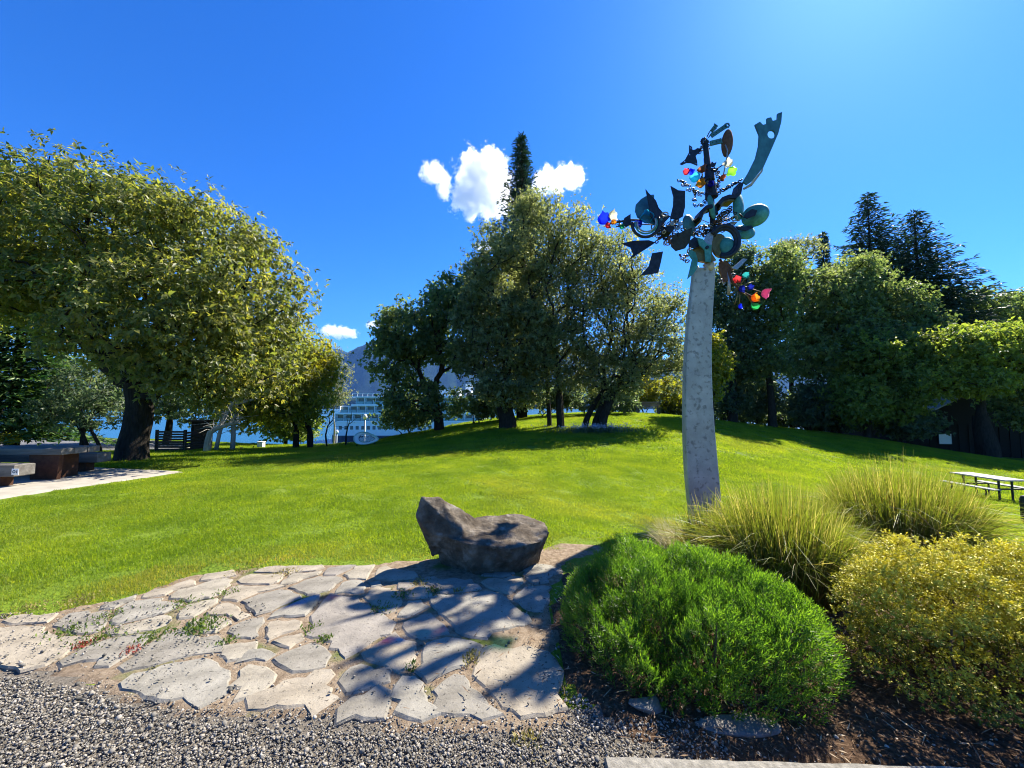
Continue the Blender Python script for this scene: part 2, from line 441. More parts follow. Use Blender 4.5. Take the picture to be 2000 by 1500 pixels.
def px_poly(pts, z=0.0): return [tuple(on_plane(u, v, z)[:2]) for u, v in pts]
TERRACE = px_poly([(-250, 1330), (-200, 1215), (60, 1208), (200, 1180), (330, 1142), (430, 1116), (560, 1103), (700, 1104), (840, 1098), (1000, 1085), (1100, 1060), (1180, 1062),
                   (1110, 1110), (1085, 1180), (1095, 1300), (1130, 1420), (1000, 1450), (800, 1440), (600, 1440), (350, 1420), (200, 1370), (60, 1330)])
GRAVEL = [(-9, -2.5), (7, -2.5), (6, 1.7), (2, 2.0), (1.0, 2.3)] + px_poly([(1110, 1370), (1000, 1330), (700, 1330), (400, 1300), (250, 1310), (120, 1260), (0, 1190), (-200, 1195), (-500, 1190), (-1000, 1180)])
BED = [(.25, 3.1), (.42, 3.75), (.85, 4.0), (1.55, 4.35), (2.3, 5.1), (2.85, 6.3), (3.1, 6.9), (3.7, 6.9), (6.4, 6.3), (6.6, 4.6), (5.4, 3.6), (6.2, 2.0), (6.0, 1.8), (1.0, 1.74), (.55, 1.85), (.3, 2.4), (.24, 2.8)]
sheet('gravel_path', GRAVEL, M['gravel_bed'], .004, .06, .25, 2)
sheet('planting_bed', BED, M['mulch_bed'], .016, .05, .2, 5)
terrace = sheet('flagstone_terrace', TERRACE, M['dirt'], .012, .05, .2, 8)
PAD = [tuple(ground_at(u, v)[:2]) for u, v in ((362, 922), (200, 946), (0, 976), (-300, 1040))] + [(-22, 9.3), (-22, 11.2), tuple(ground_at(-20, 908)[:2]), tuple(ground_at(190, 914)[:2])]
sheet('concrete_pad', PAD, M['concrete'], .03, .1)
ROAD = [(-60, 20.0), (-30, 19.0), (-23, 18.2), (-17.5, 18.0), (-16.2, 19.0), (-17, 21.5), (-22, 23.8), (-30, 24.6), (-60, 25)]
sheet('road', ROAD, M['asphalt'], .03, .3)
kb = MB()
for a, b in zip(ROAD[4:], ROAD[5:]):
    n = max(1, int(math.dist(a, b) / 1.5))
    for i in range(n):
        p = [a[0] + (b[0] - a[0]) * (i + .5) / n, a[1] + (b[1] - a[1]) * (i + .5) / n]
        kb.box((p[0], p[1], gz1(*p) + .06), (math.dist(a, b) / n + .02, .16, .2), math.atan2(b[1] - a[1], b[0] - a[0]), .02)
tag(kb.build('road_kerb', M['concrete']), kind='structure')

# ------------------------------------------------------------------ river
def water_mat():
    m, N, L, out = new_mat('river_water')
    p = N.new('ShaderNodeBsdfPrincipled'); L.new(p.outputs[0], out.inputs[0])
    p.inputs['Base Color'].default_value = (.02, .10, .16, 1); p.inputs['Roughness'].default_value = .22; p.inputs['Specular IOR Level'].default_value = .5
    g = N.new('ShaderNodeNewGeometry'); mp = N.new('ShaderNodeMapping'); mp.inputs['Scale'].default_value = (.5, 1.2, 1); L.new(g.outputs['Position'], mp.inputs[0])
    n = N.new('ShaderNodeTexNoise'); n.inputs['Scale'].default_value = .8; n.inputs['Detail'].default_value = 6; L.new(mp.outputs[0], n.inputs['Vector'])
    b = N.new('ShaderNodeBump'); b.inputs['Strength'].default_value = .6; b.inputs['Distance'].default_value = .4; L.new(n.outputs[0], b.inputs['Height']); L.new(b.outputs[0], p.inputs['Normal'])
    return m
M['water'] = water_mat()
WATER_Z = -9.0
wx = np.array([-9000, -2000, -500, -100, 0, 100, 500, 2000, 9000.0]); wy = np.array([25, 60, 120, 300, 800, 2000, 5000, 12000.0])
WX, WY = np.meshgrid(wx, wy); n = len(wx); idx = (np.arange(len(wy) - 1)[:, None] * n + np.arange(n - 1)[None]).ravel()
tag(part('river', np.stack([WX.ravel(), WY.ravel(), np.full(WX.size, WATER_Z)], 1), np.stack([idx, idx + 1, idx + n + 1, idx + n], 1), M['water']), kind='structure')

# ------------------------------------------------------------------ mountains across the river
M['forest_far'] = surf_mat('mountain_forest', [(.35, (.012, .026, .018)), (.6, (.028, .048, .026)), (.75, (.08, .07, .05))], .004, .95, 0, .6, .03, spec=0, dist=20)
def mountain(name, prof, dist, depth, seed, floor=-10):
    """prof: (u, v) ridge line on the photo grid; slopes folded into gullies"""
    us = np.linspace(prof[0][0], prof[-1][0], 240); vs = np.interp(us, [p[0] for p in prof], [p[1] for p in prof])
    rows = 26; V = []
    for r in range(rows + 6):
        t = r / rows
        for i, (u, v) in enumerate(zip(us, vs)):
            top = at(u, v, dist); az = (u - 1000) / FPX
            if t <= 1:
                Y = dist - depth * (1 - t); h = (top.z - floor) * t ** 1.15
                gull = (vnoise(u * .06, t * 1.5, 1, seed) - .5) + .5 * (vnoise(u * .15, t * 3, 1, seed + 1) - .5) + .25 * (vnoise(u * .4, t * 7, 1, seed + 2) - .5)
                z = floor + h + gull * (top.z - floor) * .42 * math.sin(math.pi * min(t, 1)) ** .8
                Y += gull * depth * .25
                if t > .97: z += (vnoise(u, 0, .5, seed) - .5) * 14
            else:
                Y = dist + depth * (t - 1) * 1.5; z = floor + (top.z - floor) * (1 - (t - 1) * 4)
            V.append((az * Y, Y, max(z, -30)))
    n = len(us); idx = (np.arange(rows + 5)[:, None] * n + np.arange(n - 1)[None]).ravel()
    o = part(name, V, np.stack([idx, idx + 1, idx + n + 1, idx + n], 1), M['forest_far'], smooth=True)
    return tag(o, kind='structure')
mountain('mountain', [(560, 790), (620, 740), (655, 700), (690, 681), (715, 668), (735, 662), (770, 660), (850, 665), (950, 680), (1100, 690), (1250, 705), (1400, 700), (1550, 690), (1700, 680), (1900, 690), (2200, 700), (2600, 720)], 5200, 950, 3)
mountain('mountain', [(-800, 720), (-400, 700), (-100, 690), (100, 700), (250, 712), (400, 700), (520, 690), (600, 684), (660, 683), (690, 690), (800, 700), (900, 705)], 6900, 1100, 9)
# wooded far bank
M['bank'] = surf_mat('bank_wood', [(.35, (.012, .03, .018)), (.7, (.04, .065, .03))], .05, .95, 0, 0, spec=0)
us = np.linspace(-800, 2800, 500); V = []
for k, (dy, f) in enumerate(((0, 0), (10, .8), (60, 1), (400, 1.2))):
    for u in us:
        Y = 2300 + dy; V.append(((u - 1000) / FPX * Y, Y, WATER_Z + f * (35 + 40 * vnoise(u * .05, 0, 1, 4) + 16 * vnoise(u * .9, k, 1, 6))))
n = len(us); idx = (np.arange(3)[:, None] * n + np.arange(n - 1)[None]).ravel()
tag(part('far_bank', V, np.stack([idx, idx + 1, idx + n + 1, idx + n], 1), M['bank']), kind='structure')
# ------------------------------------------------------------------ tree builders
def bark(name, lo, hi, scale=14): return surf_mat(name, [(.3, lo), (.7, hi)], scale, .95, 0, .9, scale * 1.6, spec=.1, dist=.05, stretch=(1, 1, .25))
M['bark'] = bark('bark_brown', (.03, .024, .018), (.10, .08, .06))
M['bark_dark'] = bark('bark_dark', (.014, .012, .010), (.05, .042, .034))
M['bark_pale'] = bark('bark_pale', (.22, .20, .17), (.5, .47, .42), 9)

def grow(trunk, trunk_r, targets, rng, seg=.6, r_tip=.008, pw=.43, arch=.25, pathw=.3, limbs=()):
    P = [np.array(p, float) for p in trunk]; par = [-1] + list(range(len(trunk) - 1))
    plen = [0.0]
    for i in range(1, len(P)): plen.append(plen[-1] + np.linalg.norm(P[i] - P[i - 1]))
    first = max(1, len(trunk) // 2); axis_end = P[-1]; fixed = list(trunk_r)
    for start, pts, r0, r1 in limbs:          # main limbs laid out by hand
        prev = start % len(trunk); pp = [P[prev]] + [np.array(p, float) for p in pts]
        m = len(pts) * 3
        for q in range(1, m + 1):
            t = q / m * len(pts); k = min(int(t), len(pts) - 1); f = t - k
            P.append(pp[k] * (1 - f) + pp[k + 1] * f + rng.normal(size=3) * .03); par.append(prev); plen.append(plen[prev] + np.linalg.norm(P[-1] - P[prev])); prev = len(P) - 1
            fixed.append(r0 + (r1 - r0) * q / m)
    cap = 400 + len(targets) * 14; A = np.zeros((cap, 3)); PL = np.zeros(cap); A[:len(P)] = P; PL[:len(P)] = plen; n = len(P)
    tips = []
    order = np.argsort(np.linalg.norm(targets - axis_end, axis=1))
    for t in targets[order]:
        d = np.linalg.norm(A[:n] - t, axis=1); c = d + pathw * PL[:n]; c[:first] += 50
        c += np.maximum(0, A[:n, 2] - t[2]) * .5
        k = int(np.argmin(c)); L_ = d[k]; s = max(2, min(9, int(L_ / seg) + 1))
        pd = A[k] - A[par[k]] if par[k] >= 0 else np.array([0, 0, 1.0]); pd = pd / (np.linalg.norm(pd) + 1e-9)
        ctl = A[k] + pd * L_ * .35 + np.array([0, 0, arch * L_]) + rng.normal(size=3) * L_ * .07
        prev = k
        for q in range(1, s + 1):
            f = q / s; p = (1 - f) ** 2 * A[k] + 2 * f * (1 - f) * ctl + f * f * t
            if n >= cap: break
            A[n] = p + (rng.normal(size=3) * .04 * L_ / s if q < s else 0); PL[n] = PL[prev] + np.linalg.norm(A[n] - A[prev]); par.append(prev); prev = n; n += 1
        tips.append(prev)
    A = A[:n]; cnt = np.zeros(n); cnt[tips] = 1
    for i in range(n - 1, 0, -1): cnt[par[i]] += cnt[i]
    Rr = r_tip * np.maximum(cnt, 1) ** pw
    nt = len(fixed); mx = trunk_r[-1]
    Rr[nt:] = np.minimum(Rr[nt:], mx * (.35 if limbs else .8)); Rr[:nt] = fixed
    return A, np.array(par), Rr

def frustums(A, par, Rr, sel, sides):
    i = sel; a = A[par[i]]; b = A[i]; rb = Rr[i]; ra = np.minimum(Rr[par[i]], rb * 1.35)
    d = unit(b - a); b = b + d * rb[:, None] * .4
    ref = np.where(np.abs(d[:, 2:3]) > .9, np.array([[1.0, 0, 0]]), np.array([[0, 0, 1.0]])); e1 = unit(np.cross(d, ref)); e2 = np.cross(d, e1)
    ang = np.arange(sides) * 2 * np.pi / sides
    c = e1[:, None] * np.cos(ang)[None, :, None] + e2[:, None] * np.sin(ang)[None, :, None]
    V = np.stack([a[:, None] + c * ra[:, None, None], b[:, None] + c * rb[:, None, None]], 1).reshape(-1, 3)
    o = (np.arange(len(i)) * sides * 2)[:, None]; k = np.arange(sides); k2 = (k + 1) % sides
    F = np.stack([o + k, o + k2, o + k2 + sides, o + k + sides], -1).reshape(-1, 4)
    return V, F

def trunk_mesh(pts, rad, sides=14, flare=0.0, seed=0, rough=.12):
    V = []; F = []
    for i, (p, r) in enumerate(zip(pts, rad)):
        for k in range(sides):
            a = 2 * math.pi * k / sides
            q = r * (1 + rough * (2 * mnoise.noise(Vector((math.cos(a) * 1.7 + seed, math.sin(a) * 1.7, p[2] * .7))) + 1.0 * mnoise.noise(Vector((math.cos(a) * 5 + seed, math.sin(a) * 5, p[2] * .9)))))
            if i == 0: q *= 1 + flare * (.6 + .8 * abs(math.sin(a * 2.5 + seed)))
            V.append((p[0] + math.cos(a) * q, p[1] + math.sin(a) * q, p[2]))
    for i in range(len(pts) - 1):
        for k in range(sides):
            j = (k + 1) % sides; F.append([i * sides + k, i * sides + j, (i + 1) * sides + j, (i + 1) * sides + k])
    return V, F

def ell(u, v, Y, ru, rv, ry):
    c = at(u, v, Y); return (np.array(c), np.array([ru * Y / FPX, ry, rv * Y / FPX]))

def sample_crown(ells, n, rng, shell=.5):
    w = np.array([e[1][0] * e[1][1] + e[1][0] * e[1][2] for e in ells]); w = w / w.sum(); out = []
    while len(out) < n:
        k = rng.choice(len(ells), p=w); c, r = ells[k]; d = rand_dir(rng, 1)[0]; rr = rng.uniform(shell ** 3, 1) ** (1 / 3)
        p = c + d * r * rr
        # keep away from the deep inside of the other lobes
        dep = min(np.linalg.norm((p - c2) / r2) for c2, r2 in ells)
        if dep < shell * .75 and rng.random() < .7: continue
        out.append(p)
    return np.array(out)

def leafy_tree(name, label, base, ells, mats, trunk_h=.35, trunk_r=.2, clusters=160, sprigs=30, k=4, leaf=(.14, .07), spread=.55, seed=1, cat='tree',
               group=None, shell=.5, droop=.35, lean=(0, 0), stems=1, r_tip=.009, flare=.3, style='rosette', extra_twigs=0, pw=.43, arch=.25, upright=0.0, limbs=(), axis=None):
    """trunk, branches and a crown of single leaves"""
    rng = np.random.default_rng(seed); base = np.array(base, float)
    ells = [(c_, np.maximum(r_ - spread * .22, r_ * .5)) for c_, r_ in ells]
    top = max(e[0][2] + e[1][2] for e in ells); H = top - base[2]
    T = sample_crown(ells, clusters, rng, shell)
    T = T[T[:, 2] > base[2] + .6]
    root = thing(name, label, cat, tuple(base), group)
    cc = np.mean([e[0] for e in ells], axis=0) if axis is None else np.array(axis)
    Vs = []; Fs = []; tv = []; tf = []; off = toff = 0
    allA = []
    for s in range(stems):
        b = base + (np.array([rng.normal() * .25, rng.normal() * .25, 0]) if stems > 1 else 0)
        hgt = H * trunk_h * (rng.uniform(.8, 1.15) if stems > 1 else 1); n = 7
        tgt = b + (cc - b) * np.array([.35, .35, 0]) + np.array([lean[0] + rng.normal() * .35 * (stems > 1), lean[1], hgt])
        pts = [b + (tgt - b) * np.array([f ** 1.4, f ** 1.4, f]) + np.array([math.sin(f * 5 + seed), math.cos(f * 4 + seed), 0]) * trunk_r * .35 * f for f in np.linspace(0, 1, n)]
        pts[0] = pts[0] - np.array([0, 0, .25])
        tr = trunk_r * (rng.uniform(.6, 1) if stems > 1 else 1)
        rad = [tr * (1.25 - .5 * f) for f in np.linspace(0, 1, n)]
        Ts = T if stems == 1 else T[np.arange(len(T)) % stems == s]
        A, par, Rr = grow(pts, rad, Ts, rng, r_tip=r_tip, pw=pw, arch=arch, limbs=limbs)
        allA.append(A[n:])
        fine = [b_ for b_ in np.interp(np.linspace(0, n - 1, 16), range(n), range(n))]
        fp = [tuple(np.array([np.interp(q, range(n), [p[c] for p in pts]) for c in range(3)])) for q in fine]; fr = [np.interp(q, range(n), rad) for q in fine]
        v, f = trunk_mesh(fp, fr, 12, flare, seed + s); part('trunk', v, f, mats[1], root, True)
        br = np.arange(n, len(A))
        big = br[Rr[br] > .05]; small = br[Rr[br] <= .05]
        for sel, sd in ((big, 8), (small, 4)):
            if len(sel):
                v, f = frustums(A, par, Rr, sel, sd); Vs.append(v); Fs.append(f + off); off += len(v)
    if Vs: tag(part('branches', np.concatenate(Vs), np.concatenate(Fs), mats[1], root, True), kind='stuff')
    # leaves
    n = len(T); S = sprigs
    size = rng.uniform(.6, 1.25, n)
    C = np.repeat(T, S, 0); off_ = np.clip(rng.normal(size=(n * S, 3)), -1.5, 1.5) * np.array([1, 1, .7]) * spread * np.repeat(size, S)[:, None] * .5
    P = C + off_
    if len(allA) and extra_twigs:      # sprigs along the branches too
        al = np.concatenate(allA); pick = al[rng.integers(0, len(al), extra_twigs)]; P = np.concatenate([P, pick + rng.normal(size=(extra_twigs, 3)) * .15])
        C = np.concatenate([C, pick])
    out = unit(P - C + unit(P - cc) * .3 * spread + rng.normal(size=P.shape) * .1)
    m = len(P); ax = unit(out + rand_dir(rng, m) * .5 + np.array([0, 0, upright]))
    e1 = unit(np.cross(ax, rand_dir(rng, m))); e2 = np.cross(ax, e1)
    PP = []; DD = []; NN = []
    for j in range(k):
        a = 2 * np.pi * (j + rng.random(m) * .5) / k
        d = e1 * np.cos(a)[:, None] + e2 * np.sin(a)[:, None]
        d = d + ax * (.6 + upright) + np.array([0, 0, -droop]) * rng.uniform(.3, 1.6, m)[:, None]
        PP.append(P + ax * rng.uniform(-.05, .05, m)[:, None]); DD.append(d); NN.append(ax + np.array([0, 0, .5]) + rand_dir(rng, m) * .5)
    PP = np.concatenate(PP); DD = np.concatenate(DD); NN = np.concatenate(NN)
    sz = np.clip(rng.lognormal(-.08, .32, len(PP)), .4, 1.7)
    V, F = leaf_tris(PP, DD, NN, leaf[0] * sz, leaf[1] * sz)
    clr = np.tile(np.concatenate([np.repeat(rng.random(n) * .45, S), np.full(m - n * S, .25)]), k) + rng.random(len(PP)) * .55
    crown = part('crown', V, F, mats[0], root, False, {'rnd': np.repeat(clr, 4)}); tag(crown, kind='stuff')
    return root

def conifer(name, label, base, H, R0, mats, seed=1, trunk_r=.25, first=.08, levels=34, per=9, needle=(.42, .10), droop=.25, cat='tree', group=None, top_pow=.9, dens=1.0, tilt=.1):
    rng = np.random.default_rng(seed); base = np.array(base, float); root = thing(name, label, cat, tuple(base), group)
    mb = MB(); mb.tube([base + np.array([0, 0, -.3]), base + np.array([0, 0, H * .5]), base + np.array([0, 0, H])], [trunk_r, trunk_r * .55, .02], 9); mb.build('trunk', mats[1], root, True)
    P = []; D = []; bm_ = MB()
    for l in range(levels):
        f = first + (1 - first) * (l / levels) ** .92; z = H * f; Rl = R0 * (1 - f) ** top_pow + .06
        for b in range(per):
            a = 2 * np.pi * (b + rng.random()) / per + l * .7; L_ = Rl * rng.uniform(.55, 1.12)
            n = max(3, int(L_ / .28)); t = np.linspace(0, 1, n)
            up = tilt + .25 * f
            q = base + np.stack([np.cos(a) * L_ * t, np.sin(a) * L_ * t, z + L_ * (up * t - droop * t ** 2 + .10 * t ** 4)], 1)
            if L_ > .5: bm_.tube([q[0], q[n // 2], q[-1]], [.03 * (L_ / 3) + .012, .02, .006], 4, False)
            for i in range(1 if L_ > 1 else 0, n):
                side = np.array([-np.sin(a), np.cos(a), 0]); w = (1 - t[i] * .7) * L_ * .42
                m = max(2, int(6 * dens * (w / .5 + .4)))
                s = rng.uniform(-1, 1, m); pos = q[i] + side * (s * w)[:, None] + rng.normal(size=(m, 3)) * .05 + np.array([0, 0, -.12]) * np.abs(s)[:, None] * w
                dr = np.array([np.cos(a), np.sin(a), -.15]) + side * (s * 1.2)[:, None] + rng.normal(size=(m, 3)) * .35
                P.append(pos); D.append(dr)
    P = np.concatenate(P); D = np.concatenate(D); m = len(P)
    tag(bm_.build('branches', mats[1], root), kind='stuff')
    sz = rng.uniform(.6, 1.2, m); V, F = leaf_tris(P, D, rand_dir(rng, m) * .8 + np.array([0, 0, 1.0]), needle[0] * sz, needle[1] * sz)
    tag(part('crown', V, F, mats[0], root, False, {'rnd': np.repeat(rng.random(m), 4)}), kind='stuff')
    return root
# ------------------------------------------------------------------ foliage colours
M['leaf_walnut'] = leaf_mat('leaf_walnut', [(0, (0.064, 0.096, 0.034)), (.45, (0.127, 0.159, 0.044)), (.8, (0.214, 0.217, 0.060)), (1, (0.319, 0.287, 0.094))], .6, (1.9, 1.8, .7), .42, .45)
M['leaf_lime'] = leaf_mat('leaf_lime', [(0, (0.104, 0.138, 0.018)), (.5, (0.197, 0.218, 0.028)), (1, (0.347, 0.310, 0.040))], .6, (2.07, 1.90, 0.60), .45, .4)
M['leaf_silver'] = leaf_mat('leaf_silver', [(0, (.10, .12, .07)), (1, (.26, .28, .17))], .6, (1.49, 1.46, 0.80), .5, .4)
M['leaf_maple'] = leaf_mat('leaf_maple', [(0, (0.053, 0.099, 0.043)), (.5, (0.116, 0.168, 0.066)), (1, (0.231, 0.276, 0.109))], .6, (1.85, 1.75, .9), .42, .45)
M['leaf_poplar'] = leaf_mat('leaf_poplar', [(0, (0.076, 0.103, 0.049)), (.5, (0.151, 0.179, 0.079)), (1, (0.318, 0.330, 0.168))], .6, (1.8, 1.75, 1.0), .4, .5)
M['leaf_deep'] = leaf_mat('leaf_deep', [(0, (0.042, 0.081, 0.057)), (.5, (0.088, 0.130, 0.074)), (1, (0.165, 0.203, 0.113))], .6, (1.8, 1.75, 1.0), .45, .4)
M['leaf_bright'] = leaf_mat('leaf_bright', [(0, (0.073, 0.129, 0.031)), (.5, (0.155, 0.215, 0.045)), (1, (0.293, 0.329, 0.080))], .6, (1.85, 1.75, .8), .45, .4)
M['needle'] = leaf_mat('needle_fir', [(0, (0.014, 0.036, 0.025)), (.6, (0.028, 0.063, 0.036)), (1, (0.063, 0.105, 0.049))], .18, (1.3, 1.5, .8), .5, .35)
M['needle_cedar'] = leaf_mat('needle_cedar', [(0, (0.028, 0.080, 0.036)), (.6, (0.060, 0.130, 0.040)), (1, (0.150, 0.220, 0.060))], .25, (1.3, 1.5, .6), .5, .35)
def g(u, v, Y):
    """foot of something seen at column u, standing at depth Y"""
    x = (u - 1000) / FPX * Y; return (x, Y, gz1(x, Y))
def behind(u, Y, z=None):
    x = (u - 1000) / FPX * Y; return (x, Y, gz1(x, Y) if z is None else z)

def top_h(u, Y, vtop): return at(u, vtop, Y).z - behind(u, Y)[2]

# left: the big walnut and what stands behind it
leafy_tree('walnut_tree', 'huge spreading walnut tree with thick leaning trunk beside the concrete picnic table', g(265, 900, 13.0),
           [ell(40, 480, 13.0, 205, 158, 3.2), ell(190, 470, 12.8, 195, 158, 3.2), ell(335, 500, 12.8, 185, 145, 3.2), ell(460, 570, 13, 135, 140, 3.4), ell(470, 690, 12.6, 130, 95, 3.0),
            ell(330, 640, 11.6, 170, 120, 2.6), ell(-160, 500, 13.5, 220, 160, 3.2), ell(60, 560, 11.5, 150, 85, 2.4), ell(420, 740, 11.8, 110, 60, 1.8)],
           (M['leaf_walnut'], M['bark_dark']), trunk_h=.26, trunk_r=.37, clusters=820, sprigs=33, k=5, leaf=(.145, .064), spread=.85, seed=11, shell=.62, droop=.75, flare=.45,
           r_tip=.012, extra_twigs=2500, pw=.46, lean=(.15, 0), axis=at(262, 560, 13),
           limbs=[(-1, [at(232, 725, 13), at(190, 692, 12.9), at(155, 645, 12.7), at(110, 600, 12.4), at(40, 540, 12)], .34, .10), (-1, [at(285, 700, 13.1), at(330, 640, 13.3), at(400, 585, 13.2), at(480, 560, 13)], .26, .07),
                  (-2, [at(300, 775, 12.9), at(335, 745, 12.6), at(390, 715, 12.3)], .17, .05), (-1, [at(255, 660, 13.3), at(240, 560, 13.6), at(220, 440, 13.6)], .22, .06), (-1, [at(240, 700, 13.6), at(140, 620, 14.6), at(20, 560, 15.2), at(-90, 480, 15)], .2, .06)])
conifer('cedar_tree', 'dark feathery cedar with layered boughs at the left edge, behind the picnic table', behind(30, 17.5), 9.5, 3.6, (M['needle_cedar'], M['bark_dark']), 5, .25, .08, 30, 10, (.36, .11), .38, dens=1.7)
leafy_tree('small_tree', 'small dark many-stemmed tree beside the road, left of the walnut trunk', behind(168, 16.5),
           [ell(150, 800, 16.5, 70, 50, 1.2), ell(215, 780, 16.5, 50, 55, 1.2), ell(170, 740, 17, 60, 40, 1.2)], (M['leaf_deep'], M['bark_dark']), trunk_h=.3, trunk_r=.09, clusters=110, sprigs=20, k=4,
           leaf=(.13, .06), spread=.5, seed=21, stems=3, flare=.1)
leafy_tree('leafy_tree', 'yellow-green tree drooping over thin leaning stems at the end of the lawn', behind(606, 21.0),
           [ell(590, 715, 20.5, 68, 72, 2.0), ell(550, 775, 19.5, 90, 70, 1.8), ell(600, 780, 20.2, 42, 50, 1.5), ell(500, 720, 19.5, 90, 80, 2.0), ell(622, 700, 21, 38, 45, 1.4), ell(470, 790, 19.5, 60, 50, 1.5)], (M['leaf_lime'], M['bark_dark']), trunk_h=.3, trunk_r=.13,
           clusters=420, sprigs=17, k=5, leaf=(.17, .075), spread=.75, seed=31, shell=.2, stems=3, droop=.7, flare=.1, lean=(.3, 0))
leafy_tree('silver_tree', 'silvery grey-leaved tree just left of the white ship', behind(655, 27),
           [ell(662, 745, 27, 22, 50, 1.0), ell(645, 770, 27, 24, 36, 1.0), ell(655, 705, 27, 14, 26, .8)], (M['leaf_silver'], M['bark_pale']), trunk_h=.35, trunk_r=.07, clusters=60, sprigs=20, k=4, leaf=(.14, .05), spread=.7, seed=41, flare=.1)
leafy_tree('broadleaf_tree', 'fresh green low tree hanging over the river below the yellow-green tree', behind(560, 25),
           [ell(545, 815, 25, 50, 40, 1.6), ell(585, 825, 25, 36, 34, 1.4)], (M['leaf_bright'], M['bark_dark']), trunk_h=.3, trunk_r=.11, clusters=90, sprigs=24, k=4, leaf=(.19, .11), spread=.7, seed=43)
leafy_tree('shoreline_tree', 'dim dark tree filling the shade directly behind the walnut trunk', behind(330, 23),
           [ell(300, 770, 23, 95, 60, 2), ell(420, 780, 23, 80, 55, 2), ell(360, 720, 24, 90, 60, 2)], (M['leaf_deep'], M['bark_dark']), trunk_h=.35, trunk_r=.16, clusters=130, sprigs=22, k=4, leaf=(.22, .11), spread=.9, seed=44)

# the stand of trees on the mound, middle of the picture
leafy_tree('maple_tree', 'rounded green maple with a forked black trunk, left of the tall stand on the mound', behind(858, 24.0),
           [ell(800, 655, 24, 72, 75, 2.6), ell(880, 640, 24, 70, 95, 2.6), ell(770, 700, 24, 55, 60, 2.0), ell(930, 590, 24, 45, 75, 2.0), ell(810, 780, 23.5, 65, 40, 2.0), ell(870, 575, 24, 35, 45, 1.5)],
           (M['leaf_maple'], M['bark_dark']), trunk_h=.2, trunk_r=.27, clusters=420, sprigs=22, k=4, leaf=(.17, .12), spread=.68, seed=51, shell=.45, r_tip=.013, pw=.5, arch=.4, flare=.3)
conifer('cypress_tree', 'tall narrow dark conifer whose spire rises above the middle trees', behind(1019, 27.0), top_h(1019, 27.0, 264), 3.6, (M['needle'], M['bark_dark']), 8, .4, .1, 78, 9, (.36, .10), .05, top_pow=.85, dens=1.0, tilt=.8)
leafy_tree('broad_tree', 'broad dark-trunked tree at the left end of the tall stand on the mound', behind(993, 20.5),
           [ell(985, 560, 20.5, 75, 110, 2.4), ell(1010, 660, 20.5, 85, 100, 2.5), ell(950, 680, 20.5, 60, 80, 2.0), ell(1000, 760, 20, 75, 40, 2.0), ell(935, 560, 20.5, 42, 70, 1.6), ell(965, 490, 20.5, 40, 70, 1.6), ell(925, 640, 21, 50, 80, 1.6)],
           (M['leaf_poplar'], M['bark_dark']), trunk_h=.16, trunk_r=.42, clusters=560, sprigs=22, k=4, leaf=(.15, .08), spread=.68, seed=53, shell=.4, r_tip=.012, flare=.35)
leafy_tree('poplar_tree', 'tallest pale grey-green poplar in the stand on the mound', behind(1090, 20.5),
           [ell(1055, 470, 20.5, 68, 92, 2.2), ell(1120, 480, 20.5, 62, 85, 2.2), ell(1080, 590, 20.5, 85, 100, 2.5), ell(1090, 690, 20, 85, 80, 2.3), ell(1030, 410, 20.5, 32, 40, 1.2)],
           (M['leaf_poplar'], M['bark_dark']), trunk_h=.3, trunk_r=.17, clusters=560, sprigs=24, k=4, leaf=(.13, .06), spread=.62, seed=55, shell=.35, stems=3, r_tip=.011, droop=.1, upright=.5, flare=.15)
leafy_tree('willow_tree', 'wide light-leaved tree with slanting limbs at the right end of the mound stand', behind(1160, 20.0),
           [ell(1200, 520, 20.5, 68, 85, 2.2), ell(1240, 600, 20.5, 78, 85, 2.4), ell(1270, 680, 20.5, 72, 75, 2.2), ell(1170, 640, 20, 80, 95, 2.2), ell(1200, 730, 20, 90, 55, 2.0), ell(1305, 620, 21, 40, 70, 1.4), ell(1310, 710, 21, 40, 60, 1.4), ell(1160, 540, 20.5, 60, 80, 2.0)],
           (M['leaf_poplar'], M['bark_dark']), trunk_h=.25, trunk_r=.19, clusters=680, sprigs=22, k=4, leaf=(.13, .06), spread=.66, seed=57, shell=.4, stems=3, r_tip=.012, droop=.15, upright=.35, flare=.15, lean=(.5, 0))
def bush(name, label, base, ells, mat, clusters, sprigs, leaf, seed, spread=.6, k=4, cat='shrub', group=None):
    return leafy_tree(name, label, base, ells, (mat, M['bark_dark']), .25, .05, clusters, sprigs, k, leaf, spread, seed, cat, group, shell=.3, stems=3, flare=0, r_tip=.007)
bush('shrub', 'dark shrub in front of the white ship, left of the maple trunk', behind(795, 25), [ell(795, 815, 25, 45, 45, 1.3), ell(760, 830, 25, 25, 28, 1.0)], M['leaf_maple'], 80, 22, (.17, .10), 61)
bush('shrub', 'loose shrub between the maple trunk and the stand of trees', behind(925, 26), [ell(915, 800, 26, 55, 48, 1.4), ell(960, 790, 26, 40, 50, 1.4)], M['leaf_maple'], 130, 20, (.17, .10), 62)
bush('shrub', 'shady shrub behind the dark trunks of the mound stand', behind(1060, 27), [ell(1050, 785, 27, 65, 45, 1.6), ell(1130, 780, 27, 60, 48, 1.6), ell(1200, 780, 27, 50, 42, 1.6)], M['leaf_deep'], 190, 20, (.2, .11), 63)
bush('shrub', 'bright yellow-green shrub at the back of the mound near the wooden bench', behind(1255, 33), [ell(1245, 765, 33, 45, 32, 1.8), ell(1310, 770, 33, 36, 34, 1.8)], M['leaf_lime'], 90, 22, (.24, .14), 64)
